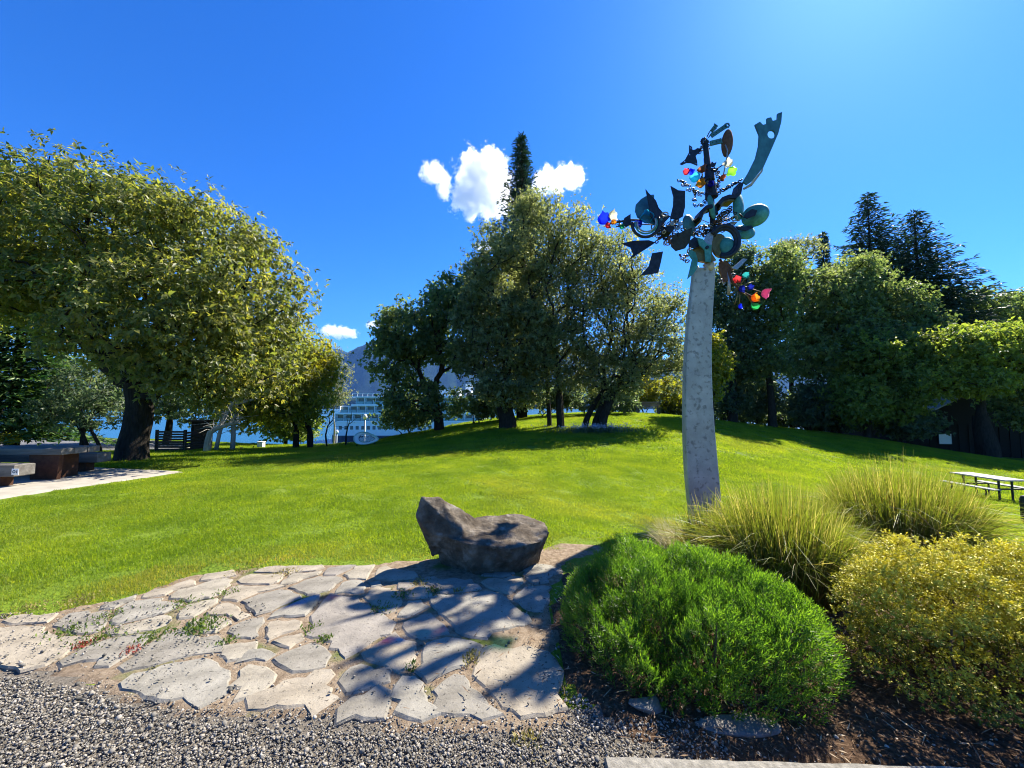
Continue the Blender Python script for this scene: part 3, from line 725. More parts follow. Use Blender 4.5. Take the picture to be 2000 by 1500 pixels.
leafy_tree('young_tree', 'small yellow-green tree peeking out right of the metal pole', behind(1392, 23), [ell(1398, 705, 23, 28, 58, 1.0), ell(1380, 740, 23, 26, 50, 1.0)], (M['leaf_lime'], M['bark']),
           trunk_h=.3, trunk_r=.08, clusters=80, sprigs=26, k=4, leaf=(.16, .10), spread=.6, seed=66, flare=.1)

# right: the wood behind the lawn, from left to right
wood = 'trees along the right edge of the lawn'
def big(name, label, u, Y, ells, mat, seed, clusters=260, sprigs=30, leaf=(.22, .13), tr=.25, th=.3, spread=1.0, shell=.45, stems=1, upright=0.0, k=4):
    clusters = int(clusters * 1.6); sprigs = int(sprigs * .54); spread *= .78
    return leafy_tree(name, label, behind(u, Y), ells, (mat, M['bark_dark']), th, tr, clusters, sprigs, k, leaf, spread, seed, 'tree', wood, shell=shell, r_tip=.013, stems=stems, upright=upright)
big('forest_tree', 'dark tree directly right of the metal pole top, behind the coloured glass', 1430, 29, [ell(1425, 580, 29, 50, 70, 2.2), ell(1440, 680, 29, 55, 70, 2.2), ell(1450, 520, 29, 32, 45, 1.6)], M['leaf_deep'], 71, 200, th=.3)
big('forest_tree', 'slender tree with two bare dark stems, middle of the right wood', 1512, 28.5, [ell(1500, 600, 28.5, 50, 70, 2.2), ell(1525, 530, 28.5, 42, 55, 1.8), ell(1490, 700, 28.5, 55, 50, 2.0)], M['leaf_maple'], 72, 200, stems=2, tr=.2, th=.5)
big('feathery_tree', 'thin feathery tree top showing sky through it, left of the small spire', 1545, 33, [ell(1530, 500, 33, 36, 40, 1.8), ell(1570, 490, 33, 34, 32, 1.6), ell(1550, 560, 33, 40, 45, 1.8)], M['leaf_poplar'], 73, 110, 20, (.2, .08), .16, .5, .9)
conifer('conifer', 'small pointed conifer top just left of the two big firs', behind(1622, 38), top_h(1622, 38, 452), 2.2, (M['needle'], M['bark_dark']), 81, .25, .15, 44, 9, (.5, .14), .25)
conifer('fir_tree', 'left and taller of the two dark firs on the right', behind(1716, 37), top_h(1716, 37, 374), 8.6, (M['needle'], M['bark_dark']), 82, .45, .3, 34, 9, (.55, .15), .16, dens=.75, top_pow=.85)
conifer('fir_tree', 'right one of the two dark firs, with wide open boughs', behind(1808, 36), top_h(1808, 36, 408), 9.0, (M['needle'], M['bark_dark']), 83, .45, .3, 30, 9, (.55, .15), .16, dens=.75, top_pow=.85)
big('maple_tree', 'tall green maple below the small spire, its rounded top above the wood', 1625, 30, [ell(1600, 590, 30, 62, 70, 2.8), ell(1660, 560, 30, 60, 62, 2.8), ell(1640, 660, 30, 80, 80, 3.0), ell(1580, 700, 29, 50, 70, 2.2), ell(1690, 530, 31, 36, 36, 1.8)], M['leaf_maple'], 74, 360, 32, tr=.3)
big('maple_tree', 'green maple in front of the two firs', 1740, 30, [ell(1745, 610, 30, 58, 58, 2.6), ell(1790, 660, 30, 50, 55, 2.4), ell(1720, 690, 29.5, 60, 70, 2.6)], M['leaf_maple'], 75, 260, 32)
big('maple_tree', 'pale far maple at the right edge, behind the firs', 1930, 36, [ell(1900, 600, 36, 55, 36, 2.8), ell(1960, 605, 36, 55, 38, 2.8), ell(2050, 600, 36, 60, 45, 2.8), ell(1930, 660, 36, 80, 50, 2.8)], M['leaf_maple'], 76, 220, 28, (.26, .16))
big('maple_tree', 'bright green low tree left of the barn roof', 1690, 27.5, [ell(1685, 700, 27.5, 52, 62, 2.2), ell(1740, 730, 27.5, 55, 62, 2.2), ell(1670, 780, 27, 55, 48, 2.0), ell(1740, 790, 27, 50, 45, 2.0)], M['leaf_bright'], 77, 330, 30, (.2, .12), .2, .3, .9)
big('maple_tree', 'bright green tree spreading in front of the barn roof, on the thick pale trunk', 1921, 25.5, [ell(1850, 690, 25.5, 72, 55, 2.2), ell(1930, 680, 25.5, 75, 58, 2.2), ell(1990, 700, 25.5, 60, 60, 2.2), ell(1900, 745, 25, 70, 34, 1.6), ell(1810, 745, 25.2, 42, 40, 1.6)], M['leaf_bright'], 78, 380, 30, (.2, .12), .46, .3, .9)
big('maple_tree', 'green tree leaning in from beyond the right edge', 2080, 26, [ell(2060, 700, 26, 70, 80, 2.6), ell(2010, 790, 26, 50, 50, 2.0)], M['leaf_maple'], 79, 160, 28)
for i, (u, v, Y, ru, rv, m, lb) in enumerate(((1420, 770, 30, 45, 50, 'leaf_deep', 'dark undergrowth right of the metal pole foot of the wood'), (1475, 775, 31, 40, 48, 'leaf_deep', 'dark undergrowth left of the bare stems'),
      (1580, 790, 29, 45, 42, 'leaf_deep', 'dark shrub right of the bare stems'), (1640, 800, 28.5, 45, 36, 'leaf_deep', 'dark shrub left of the bright low tree'), (1760, 825, 27.5, 50, 28, 'leaf_deep', 'low dark shrub at the left end of the barn'),
      (1215, 800, 34, 45, 22, 'leaf_deep', 'low dark hedge shrub on the crest left of the wooden bench'), (1330, 802, 34, 50, 22, 'leaf_deep', 'low dark hedge shrub on the crest just left of the metal pole'), (1450, 812, 34, 50, 22, 'leaf_deep', 'low hedge shrub at the foot of the wood right of the metal pole'), (1525, 815, 34, 50, 24, 'leaf_deep', 'low hedge shrub behind the bare dark stems'), (1600, 822, 33, 50, 22, 'leaf_deep', 'low hedge shrub right of the bare dark stems, at the lawn edge'))):
    bush('undergrowth_shrub', lb, behind(u, Y), [ell(u, v, Y, ru, rv, 1.8)], M[m], 80, 24, (.22, .13), 90 + i, .9, group='shrubs under the right wood')

# thin stems and low plants at the left end of the lawn
bush('round_shrub', 'small rounded bright green shrub at the lawn edge near the pale trunks', behind(488, 20.5), [ell(488, 869, 20.5, 20, 11, .5)], M['leaf_bright'], 50, 22, (.10, .06), 101, .3)
bush('yellow_shrub', 'yellow-green shrub behind the concrete table at the left edge', behind(30, 16.2), [ell(35, 858, 16.2, 22, 12, .5), ell(5, 862, 16.2, 22, 10, .5)], M['leaf_lime'], 50, 22, (.10, .05), 102, .35)
bush('river_shrub', 'light green bush at the lawn end below the yellow-green tree', behind(585, 24.5), [ell(585, 858, 24.5, 30, 16, .8)], M['leaf_bright'], 50, 22, (.12, .07), 103, .4)
def bare_tree(label, u, v0, Y, path, r0, mat, seed, twigs=30):
    b = behind(u, Y); root = thing('bare_tree', label, 'tree', b); mb = MB()
    pts = [Vector((b[0], b[1], b[2] - .2))] + [at(p[0], p[1], Y + (p[2] if len(p) > 2 else 0)) for p in path]
    mb.tube(pts, [r0 * (1 - .55 * i / (len(pts) - 1)) for i in range(len(pts))], 9); mb.build('trunk', mat, root, True)
    rng = random.Random(seed); tw = MB()
    for i in range(twigs):
        k = rng.randint(len(pts) // 2, len(pts) - 1); p = pts[k].lerp(pts[max(0, k - 1)], rng.random())
        d = Vector((rng.gauss(0, 1), rng.gauss(0, .5), abs(rng.gauss(.5, .5)))).normalized() * rng.uniform(.4, 1.2)
        tw.tube([p, p + d * .5 + Vector((0, 0, .05)), p + d + Vector((rng.gauss(0, .1), 0, -.1))], [.018, .012, .004], 4, False)
    tag(tw.build('branches', mat, root), kind='stuff')
    return root
bare_tree('pale leaning birch trunk with a broken horizontal limb, right of the walnut', 408, 885, 16.5, [(406, 862), (410, 845), (425, 836), (450, 828), (466, 824)], .14, M['bark_pale'], 1, 26)
bare_tree('slim pale trunk standing just right of the leaning birch', 425, 880, 17.5, [(428, 850), (436, 820), (452, 790), (480, 770)], .09, M['bark_pale'], 2, 34)
bare_tree('straight pale trunk, second right of the leaning birch', 458, 880, 18.0, [(456, 850), (455, 820), (462, 790), (500, 778)], .11, M['bark_pale'], 3, 40)
bare_tree('thin dark curved stem farthest left below the yellow-green tree', 606, 875, 20.5, [(601, 855), (603, 835), (612, 820), (620, 805)], .06, M['bark_dark'], 4, 8)
bare_tree('thin dark stem leaning left between the curved stem and the lamp', 642, 872, 21.5, [(636, 850), (640, 832), (650, 820)], .055, M['bark_dark'], 5, 6)
bare_tree('thin dark stem standing just left of the mint bench', 678, 870, 21.5, [(676, 850), (679, 835), (682, 826)], .05, M['bark_dark'], 6, 6)
# ------------------------------------------------------------------ flagstones, one by one
Z8 = lambda p: (p[0] / 2.857, 1040 + p[1] / 2.857)
ZA = lambda p: (600 + p[0] / 3.125, 1080 + p[1] / 3.125)
FLAGS8 = [
 [(-260,560),(-60,545),(150,530),(240,560),(330,600),(480,605),(300,700),(250,735),(120,770),(-60,745),(-240,720)],
 [(315,515),(400,460),(590,450),(560,500),(540,560),(400,555)],
 [(345,715),(480,650),(600,605),(815,588),(800,625),(720,690),(690,720),(500,720)],
 [(560,430),(600,410),(735,368),(735,380),(640,420)],
 [(640,505),(680,410),(850,375),(985,405),(900,440),(760,480),(650,515)],
 [(780,370),(870,330),(1000,290),(1100,270),(1090,290),(960,325),(870,360)],
 [(945,375),(1000,330),(1150,285),(1240,272),(1300,295),(1220,345),(1090,375)],
 [(1110,260),(1200,230),(1310,210),(1290,240),(1180,262)],
 [(570,555),(750,515),(960,465),(970,485),(850,530),(660,570)],
 [(980,455),(1060,420),(1200,380),(1210,395),(1130,440),(1000,485)],
 [(690,715),(860,610),(1000,560),(1060,575),(1120,590),(1210,590),(1260,620),(1220,665),(1090,690),(950,710),(830,745),(740,745)],
 [(650,880),(760,810),(900,755),(1080,710),(1190,705),(1230,760),(1285,785),(1270,850),(1275,900),(1150,940),(950,945),(830,940),(730,890)],
 [(1080,510),(1150,485),(1215,470),(1275,488),(1255,530),(1200,572),(1140,570)],
 [(1150,450),(1220,405),(1300,405),(1350,430),(1380,470),(1330,490),(1250,470),(1165,460)],
 [(1260,350),(1290,305),(1430,305),(1560,310),(1440,345),(1330,385),(1270,370)],
 [(1350,395),(1430,352),(1560,330),(1670,345),(1690,370),(1560,420),(1440,460),(1380,435)],
 [(1320,275),(1400,250),(1580,235),(1570,265),(1500,298),(1370,295)],
 [(1440,220),(1480,200),(1560,190),(1700,185),(1790,190),(1760,215),(1600,225)],
 [(1590,290),(1610,248),(1780,228),(1740,258),(1640,295)],
 [(1610,315),(1670,275),(1780,250),(1915,255),(1880,310),(1800,345),(1720,355),(1650,330)],
 [(1800,245),(1840,215),(1960,195),(1950,215),(1870,245)],
 [(1270,560),(1280,530),(1400,490),(1455,510),(1450,580),(1390,605),(1300,600)],
 [(1475,530),(1505,505),(1600,495),(1700,500),(1710,530),(1640,560),(1500,605),(1480,590)],
 [(1530,475),(1560,430),(1680,380),(1790,355),(1750,420),(1700,470),(1600,485)],
 [(1225,690),(1260,640),(1340,615),(1450,608),(1420,650),(1330,690),(1265,725)],
 [(1350,715),(1400,680),(1530,655),(1535,690),(1480,730),(1410,725)],
 [(1520,620),(1580,590),(1700,560),(1690,600),(1620,655),(1550,650)],
 [(1560,740),(1580,680),(1650,640),(1740,630),(1810,655),(1845,690),(1790,740),(1700,785),(1600,765)],
 [(1310,860),(1330,780),(1380,735),(1450,750),(1530,800),(1520,840),(1440,885),(1350,910)],
 [(1410,930),(1520,875),(1650,825),(1820,790),(1830,850),(1895,930),(1840,975),(1700,985),(1520,990),(1430,960)],
 [(60,470),(150,455),(260,470),(240,500),(90,505)]]
FLAGSA = [
 [(10,420),(60,340),(100,290),(150,262),(280,275),(360,330),(400,390),(515,410),(500,470),(440,520),(400,545),(350,600),(250,625),(200,600),(130,540),(100,510),(10,505)],
 [(170,235),(200,190),(280,175),(355,215),(345,250),(280,265)],
 [(205,145),(270,105),(380,90),(400,110),(350,165),(260,165)],
 [(415,140),(430,105),(550,100),(640,120),(650,150),(600,165),(480,160)],
 [(340,285),(380,235),(520,220),(550,290),(570,325),(500,385),(460,360),(420,320)],
 [(545,405),(600,330),(660,295),(730,340),(700,375),(600,415)],
 [(610,245),(640,225),(720,205),(760,230),(720,285),(650,290)],
 [(375,190),(440,180),(450,205),(390,220)],
 [(545,230),(560,195),(640,180),(650,210),(600,240)],
 [(670,185),(760,165),(810,180),(760,205)],
 [(780,225),(790,190),(850,175),(960,170),(1010,190),(1060,228),(940,248),(830,262)],
 [(735,290),(800,270),(930,262),(1080,242),(1180,275),(1250,335),(1350,420),(1340,450),(1180,480),(1080,500),(1000,515),(900,465),(840,400),(780,340)],
 [(590,460),(620,410),(700,385),(760,375),(800,420),(870,470),(860,500),(760,515),(640,530),(610,500)],
 [(1065,185),(1150,165),(1290,165),(1300,185),(1240,260),(1170,230)],
 [(1260,270),(1330,220),(1470,215),(1490,300),(1420,355),(1350,350),(1300,310)],
 [(1095,140),(1150,115),(1250,100),(1240,130),(1180,160)],
 [(1330,80),(1400,65),(1490,70),(1560,110),(1480,150),(1390,195),(1350,130)],
 [(370,590),(430,560),(540,510),(600,540),(640,600),(650,690),(560,715),(470,700),(400,670)],
 [(170,800),(230,760),(330,705),(470,735),(480,795),(380,840),(230,880),(190,850)],
 [(165,960),(260,905),(430,855),(480,870),(525,930),(450,985),(340,1030),(220,1015)],
 [(550,880),(560,820),(600,775),(650,765),(690,850),(740,920),(780,985),(640,975),(550,920)],
 [(760,850),(820,800),(900,740),(950,760),(1050,850),(1150,980),(1000,990),(900,960),(800,940)],
 [(700,760),(710,620),(740,560),(850,530),(960,545),(1040,570),(970,650),(900,720),(800,760),(740,785)],
 [(1010,750),(1060,660),(1080,600),(1200,590),(1350,565),(1480,600),(1550,680),(1570,760),(1530,870),(1590,960),(1450,1010),(1380,1020),(1280,950),(1150,900),(1050,820)]]
def flag_mat(name, lo, mid, hi):
    return surf_mat(name, [(.3, lo), (.5, mid), (.72, hi)], 7, .85, 0, .55, 38, 9, spec=.2, dist=.012, spots=(55, .60, .70, tuple(c * .55 for c in lo)), obj=True)
FM = [flag_mat('flagstone_slate', (.135, .122, .098), (.205, .187, .152), (.28, .257, .212)), flag_mat('flagstone_tan', (.18, .152, .112), (.275, .237, .178), (.355, .308, .235)), flag_mat('flagstone_grey', (.15, .138, .112), (.23, .213, .175), (.31, .288, .238)), flag_mat('flagstone_warm', (.175, .152, .115), (.265, .236, .182), (.35, .312, .242)),
      flag_mat('flagstone_mauve', (.14, .125, .104), (.215, .193, .163), (.285, .257, .216))]
FLAG_POLYS = []
frng = random.Random(4)
ALLPX = [[Z8(q) for q in p] for p in FLAGS8] + [[ZA(q) for q in p] for p in FLAGSA]
def _dense(poly):
    p = np.array([on_plane(u, v, .02)[:2] for u, v in poly]); out = []
    for a, b in zip(p, np.roll(p, -1, 0)):
        n = max(1, int(np.hypot(*(b - a)) / .05)); out += [a + (b - a) * k / n for k in range(n)]
    return np.array(out)
RINGS = [_dense(p) for p in ALLPX]
for _ in range(7):                       # let every outline creep outwards until only a narrow joint is left
    for i in range(len(RINGS)):
        r = RINGS[i]; oth = np.concatenate([RINGS[j] for j in range(len(RINGS)) if j != i])
        t = np.roll(r, -1, 0) - np.roll(r, 1, 0); nrm = np.stack([t[:, 1], -t[:, 0]], 1); nrm /= np.maximum(np.linalg.norm(nrm, axis=1, keepdims=True), 1e-6)
        if np.sum(r[:, 0] * np.roll(r[:, 1], -1) - np.roll(r[:, 0], -1) * r[:, 1]) < 0: nrm = -nrm
        d = np.linalg.norm(r[:, None] - oth[None], axis=2).min(1); RINGS[i] = r + nrm * (np.clip(d - .034, -.01, .009) * (d < .14))[:, None]
def flagstone(ring_, i):
    pts = [Vector((q[0], q[1], .02)) for q in ring_]
    c = sum(pts, Vector()) / len(pts); 
    FLAG_POLYS.append([(p.x, p.y) for p in pts])
    ring = []
    for a, b in zip(pts, pts[1:] + pts[:1]):
        n = max(1, int((b - a).length / .06))
        for k in range(n):
            q = a.lerp(b, k / n); w = .006
            ring.append(q + Vector((frng.gauss(0, w), frng.gauss(0, w), 0)))
    area_r = max((p - c).length for p in pts)
    top = .0235 + frng.uniform(-.0015, .004); tx = frng.gauss(0, .006); ty = frng.gauss(0, .006); n = len(ring)
    def zt(p, s): return top + (p.x - c.x) * tx + (p.y - c.y) * ty + .006 * mnoise.noise(Vector((p.x * 6, p.y * 6, i))) - s
    V = [(p.x, p.y, -.04) for p in ring]
    o1 = [c + (p - c) * (1 - .004 / max(area_r, .05)) for p in ring]; V += [(p.x, p.y, zt(p, .012)) for p in o1]
    o2 = [c + (p - c) * (1 - .018 / max((p - c).length, .06)) for p in ring]; V += [(p.x, p.y, zt(p, .001)) for p in o2]
    o3 = [c + (p - c) * .5 for p in ring]; V += [(p.x, p.y, zt(p, 0)) for p in o3]; V.append((c.x, c.y, zt(c, 0)))
    F = []
    for r in range(3):
        for k in range(n):
            j = (k + 1) % n; F.append([r * n + k, r * n + j, (r + 1) * n + j, (r + 1) * n + k])
    for k in range(n): F.append([3 * n + k, 3 * n + (k + 1) % n, 4 * n])
    G_ = gz(np.array([v[0] for v in V]), np.array([v[1] for v in V])); V = [Vector(v) + Vector((-c.x, -c.y, float(h))) for v, h in zip(V, G_)]
    area = sum(a.x * b.y - b.x * a.y for a, b in zip(ring, ring[1:] + ring[:1]))
    if area < 0: F = [f[::-1] for f in F]
    me = make_mesh('flagstone', [tuple(v) for v in V], F)
    o = link_mesh('flagstone', me, frng.choice(FM), terrace, (c.x, c.y, 0))
    return o
for i, p in enumerate(RINGS): flagstone(p, i)
def on_flag(x, y):
    r = np.zeros(np.shape(x), bool)
    for p in FLAG_POLYS: r |= inside(p, x, y)
    return r

# ------------------------------------------------------------------ gravel
rng = np.random.default_rng(7)
def pebble(seed):
    r = np.random.default_rng(seed); bm = bmesh.new(); bmesh.ops.create_icosphere(bm, subdivisions=1, radius=1)
    sx, sy, sz = r.uniform(.75, 1.3), r.uniform(.6, 1.0), r.uniform(.4, .7)
    # chop with a few planes for the angular look of crushed stone
    V = np.array([v.co[:] for v in bm.verts]); F = np.array([[v.index for v in f.verts] for f in bm.faces]); bm.free()
    for _ in range(6):
        d = rand_dir(r, 1)[0]; k = r.uniform(.55, .85); h = V @ d; V = V - np.maximum(h - k, 0)[:, None] * d
    return V * np.array([sx, sy, sz]) * (1 + r.normal(size=(len(V), 1)) * .05), F
def gravel_mat():
    m, N, L, out = new_mat('gravel_stones')
    p = N.new('ShaderNodeBsdfPrincipled'); L.new(p.outputs[0], out.inputs[0]); p.inputs['Roughness'].default_value = .75; p.inputs['Specular IOR Level'].default_value = .3
    oi = N.new('ShaderNodeObjectInfo')
    r = ramp_node(N, [(0, (.085, .081, .07)), (.25, (.16, .15, .13)), (.55, (.22, .203, .172)), (.8, (.29, .262, .218)), (.94, (.36, .32, .268)), (1, (.46, .42, .36))]); L.new(oi.outputs['Random'], r.inputs[0])
    g_ = N.new('ShaderNodeNewGeometry'); n = N.new('ShaderNodeTexNoise'); n.inputs['Scale'].default_value = 90; n.inputs['Detail'].default_value = 4; L.new(g_.outputs['Position'], n.inputs['Vector'])
    mx = N.new('ShaderNodeMix'); mx.data_type = 'RGBA'; mx.blend_type = 'MULTIPLY'; mx.inputs['Factor'].default_value = .6
    rr = ramp_node(N, [(.3, (.55, .55, .55)), (.7, (1.15, 1.12, 1.05))]); L.new(n.outputs[0], rr.inputs[0]); L.new(r.outputs[0], mx.inputs['A']); L.new(rr.outputs[0], mx.inputs['B'])
    L.new(mx.outputs['Result'], p.inputs['Base Color'])
    return m
M['gravel'] = gravel_mat()
n = 170000
x = rng.uniform(-3.9, 3.4, n); y = rng.uniform(1.2, 3.4, n)
of = on_flag(x, y); inter = inside(TERRACE, x, y); ing = inside(GRAVEL, x, y); bed = inside(BED, x, y)
pr = np.where(of, .012 * (y < 2.35), np.where(inter, np.clip((2.35 - y) * 1.4, .04, .8), np.where(ing, 1.0, 0)))
pr = np.where(bed, np.minimum(pr, np.where((y < 2.05) & (x < 1.0), .7, .05)), pr)
# lone stones also spill over the big left slab
pr = np.where(of & (x < -1.9) & (y < 3.2), .06, pr)
k = rng.random(n) < pr; x, y, of = x[k], y[k], of[k]; n = len(x)
s = rng.lognormal(math.log(.0057), .38, n); s = np.clip(s, .003, .018)
z = gz(x, y) + .008 + rng.random(n) * .014 + np.where(of, .022, 0); z = np.where(of, gz(x, y) + .034, z)
rot = np.stack([rng.normal(size=n) * .5, rng.normal(size=n) * .5, rng.uniform(0, 6.28, n)], 1)
tag(scatter_object('gravel', [pebble(i) for i in range(9)], np.stack([x, y, z], 1), rot, s, rng.integers(0, 9, n), M['gravel']),
    'loose grey crushed gravel lying in front of the flagstones', 'gravel', kind='stuff')

# ------------------------------------------------------------------ lawn grass
def grass_patch(seed, n, size, h, w, clover=0.0):
    r = np.random.default_rng(seed); bx = r.uniform(-size / 2, size / 2, n); by = r.uniform(-size / 2, size / 2, n)
    a = r.uniform(0, 6.28, n); ln = r.lognormal(math.log(h), .28, n); lean = np.abs(r.normal(.45, .3, n)); d = np.stack([np.cos(a), np.sin(a)], 1)
    sd = np.stack([-d[:, 1], d[:, 0], np.zeros(n)], 1); ww = w * r.uniform(.6, 1.3, n)
    b = np.stack([bx, by, np.full(n, -.01)], 1)
    mid = b + np.c_[d * (lean * ln * .35)[:, None], ln * .62]; tip = b + np.c_[d * (lean * ln)[:, None], ln * (1 - .35 * np.minimum(lean, 1.2))]
    V = np.stack([b - sd * ww[:, None] * .5, b + sd * ww[:, None] * .5, mid - sd * ww[:, None] * .42, mid + sd * ww[:, None] * .42, tip], 1).reshape(-1, 3)
    o = (np.arange(n) * 5)[:, None]
    F = np.concatenate([o + np.array([[0, 1, 3]]), o + np.array([[0, 3, 2]]), o + np.array([[2, 3, 4]])])
    return V, F
def grass_mat():
    m, N, L, out = new_mat('lawn_grass')
    g_ = N.new('ShaderNodeNewGeometry'); oi = N.new('ShaderNodeObjectInfo')
    n1 = N.new('ShaderNodeTexNoise'); n1.inputs['Scale'].default_value = .8; n1.inputs['Detail'].default_value = 6; n1.inputs['Roughness'].default_value = .65; L.new(g_.outputs['Position'], n1.inputs['Vector'])
    n2 = N.new('ShaderNodeTexNoise'); n2.inputs['Scale'].default_value = 45; n2.inputs['Detail'].default_value = 2; L.new(g_.outputs['Position'], n2.inputs['Vector'])
    a = N.new('ShaderNodeMath'); a.operation = 'ADD'; L.new(n1.outputs[0], a.inputs[0]); L.new(n2.outputs[0], a.inputs[1])
    h = N.new('ShaderNodeMath'); h.operation = 'MULTIPLY'; L.new(a.outputs[0], h.inputs[0]); h.inputs[1].default_value = .5
    r = ramp_node(N, [(.36, (.07, .135, .012)), (.5, (.16, .25, .014)), (.62, (.29, .345, .03))]); L.new(h.outputs[0], r.inputs[0])
    at_ = N.new('ShaderNodeAttribute'); at_.attribute_type = 'INSTANCER'; at_.attribute_name = 'dry'
    ad = N.new('ShaderNodeMath'); ad.operation = 'MULTIPLY_ADD'; L.new(n2.outputs[0], ad.inputs[0]); ad.inputs[1].default_value = 1.2; ad.inputs[2].default_value = -.6
    ae = N.new('ShaderNodeMath'); ae.operation = 'ADD'; ae.use_clamp = True; L.new(ad.outputs[0], ae.inputs[0]); L.new(at_.outputs['Fac'], ae.inputs[1])
    af = N.new('ShaderNodeMath'); af.operation = 'MULTIPLY'; L.new(ae.outputs[0], af.inputs[0]); L.new(at_.outputs['Fac'], af.inputs[1])
    mx = N.new('ShaderNodeMix'); mx.data_type = 'RGBA'; L.new(af.outputs[0], mx.inputs['Factor']); L.new(r.outputs[0], mx.inputs['A']); mx.inputs['B'].default_value = (.36, .27, .10, 1)
    p = N.new('ShaderNodeBsdfPrincipled'); p.inputs['Roughness'].default_value = .55; p.inputs['Specular IOR Level'].default_value = .25; L.new(mx.outputs['Result'], p.inputs['Base Color'])
    t = N.new('ShaderNodeBsdfTranslucent'); m2 = N.new('ShaderNodeMix'); m2.data_type = 'RGBA'; m2.blend_type = 'MULTIPLY'; m2.inputs['Factor'].default_value = 1
    L.new(mx.outputs['Result'], m2.inputs['A']); m2.inputs['B'].default_value = (1.9, 1.75, .6, 1); L.new(m2.outputs['Result'], t.inputs[0])
    s_ = N.new('ShaderNodeMixShader'); s_.inputs[0].default_value = .58; L.new(p.outputs[0], s_.inputs[1]); L.new(t.outputs[0], s_.inputs[2]); L.new(s_.outputs[0], out.inputs[0])
    return m
M['grass'] = grass_mat()
NOGRASS = [TERRACE, BED, PAD, ROAD, GRAVEL]
def dist_poly(poly, x, y):
    d = np.full(np.shape(x), 1e9); poly = np.asarray(poly, float)
    for a, b in zip(poly, np.roll(poly, -1, 0)):
        ab = b - a; t = np.clip(((x - a[0]) * ab[0] + (y - a[1]) * ab[1]) / (ab @ ab + 1e-9), 0, 1)
        d = np.minimum(d, np.hypot(x - a[0] - t * ab[0], y - a[1] - t * ab[1]))
    return d
def lawn_points(x0, x1, y0, y1, step, seed, margin):
    r = np.random.default_rng(seed); X, Y = np.meshgrid(np.arange(x0, x1, step), np.arange(y0, y1, step)); X = X.ravel() + r.uniform(-.5, .5, X.size) * step; Y = Y.ravel() + r.uniform(-.5, .5, Y.size) * step
    k = (np.abs(X) < Y * 1.55 + 1.2) & (Y < edge_y(X) + 1.0)
    for p in NOGRASS: k &= ~inside(p, X, Y)
    X, Y = X[k], Y[k]; dm = np.full(len(X), 9.0)
    for p in NOGRASS: dm = np.minimum(dm, dist_poly(p, X, Y))
    k = dm > margin; return X[k], Y[k], dm[k]
PX = []; PV = []; PS = []; PD = []
# small tufts along the edges, full patches in the open, coarser ones far away
for (x0, x1, y0, y1, st, mg, vs, sc_) in ((-7, 8, 1.8, 8.0, .13, .0, (0, 1), 1.0), (-13, 14, 2.6, 13.5, .36, .22, (2, 3, 4), 1.0), (-26, 34, 11.5, 34, .75, .5, (2, 3, 4), 1.9)):
    X, Y, dm = lawn_points(x0, x1, y0, y1, st, int(st * 100), mg)
    if vs == (0, 1): k = dm < .5; X, Y, dm = X[k], Y[k], dm[k]; keep = rng.random(len(X)) < np.clip(.25 + dm * 2.2, 0, 1); X, Y, dm = X[keep], Y[keep], dm[keep]
    PX.append(np.stack([X, Y], 1)); PV.append(rng.choice(vs, len(X))); PS.append(sc_ * rng.uniform(.8, 1.2, len(X)))
    dry = np.clip(1.15 - dm * 1.5, 0, 1) * (Y < 7) * np.where(Y > 4.2, .6, 1) * (.55 + .6 * vnoise(X, Y, 1.5, 3)) + np.clip((vnoise(X, Y, .5, 8) - .62) * 1.6, 0, .4)
    PD.append(dry)
PX = np.concatenate(PX); PV = np.concatenate(PV); PS = np.concatenate(PS); PD = np.concatenate(PD)
e = .3; nx_ = -(gz(PX[:, 0] + e, PX[:, 1]) - gz(PX[:, 0] - e, PX[:, 1])) / (2 * e); ny_ = -(gz(PX[:, 0], PX[:, 1] + e) - gz(PX[:, 0], PX[:, 1] - e)) / (2 * e)
rot = []
for a, b, t in zip(nx_, ny_, rng.uniform(0, 6.28, len(PX))):
    q = Vector((0, 0, 1)).rotation_difference(Vector((a, b, 1))); rot.append((q.to_matrix() @ Matrix.Rotation(t, 3, 'Z')).to_euler()[:])
variants = [grass_patch(1, 70, .16, .035, .0035), grass_patch(2, 60, .16, .028, .0035), grass_patch(3, 1700, .56, .034, .0040), grass_patch(4, 1700, .56, .038, .0040), grass_patch(5, 1600, .56, .030, .0042)]
tag(scatter_object('lawn_grass', variants, np.c_[PX, gz(PX[:, 0], PX[:, 1])], np.array(rot), PS, PV, M['grass'], PD),
    'short sunlit green lawn grass covering the park slope', 'grass', kind='stuff')

# ------------------------------------------------------------------ mulch, dry straw
M['straw'] = leaf_mat('dry_straw', [(0, (.05, .03, .02)), (.4, (.16, .10, .06)), (.75, (.32, .22, .13)), (1, (.50, .40, .27))], .1, (1, 1, 1), .8, .1)
n = 26000
x = rng.uniform(-1.2, 6.4, n); y = rng.uniform(1.72, 6.6, n); inb = inside(BED, x, y); inT = inside(TERRACE, x, y) & (x > -.6)
k = (inb & (rng.random(n) < np.where(y < 3.4, 1, .45))) | (inT & (rng.random(n) < .10 + .3 * (x > .1))); x, y = x[k], y[k]; n = len(x)
a = rng.uniform(0, 6.28, n); L_ = rng.lognormal(math.log(.035), .5, n)
D = np.stack([np.cos(a), np.sin(a), rng.normal(size=n) * .25], 1)
V, F = leaf_tris(np.stack([x, y, gz(x, y) + .018 + rng.random(n) * .02 + np.where(on_flag(x, y), .02, 0)], 1), D, np.tile([[0, 0, 1.0]], (n, 1)) + rand_dir(rng, n) * .4, L_, rng.uniform(.003, .009, n))
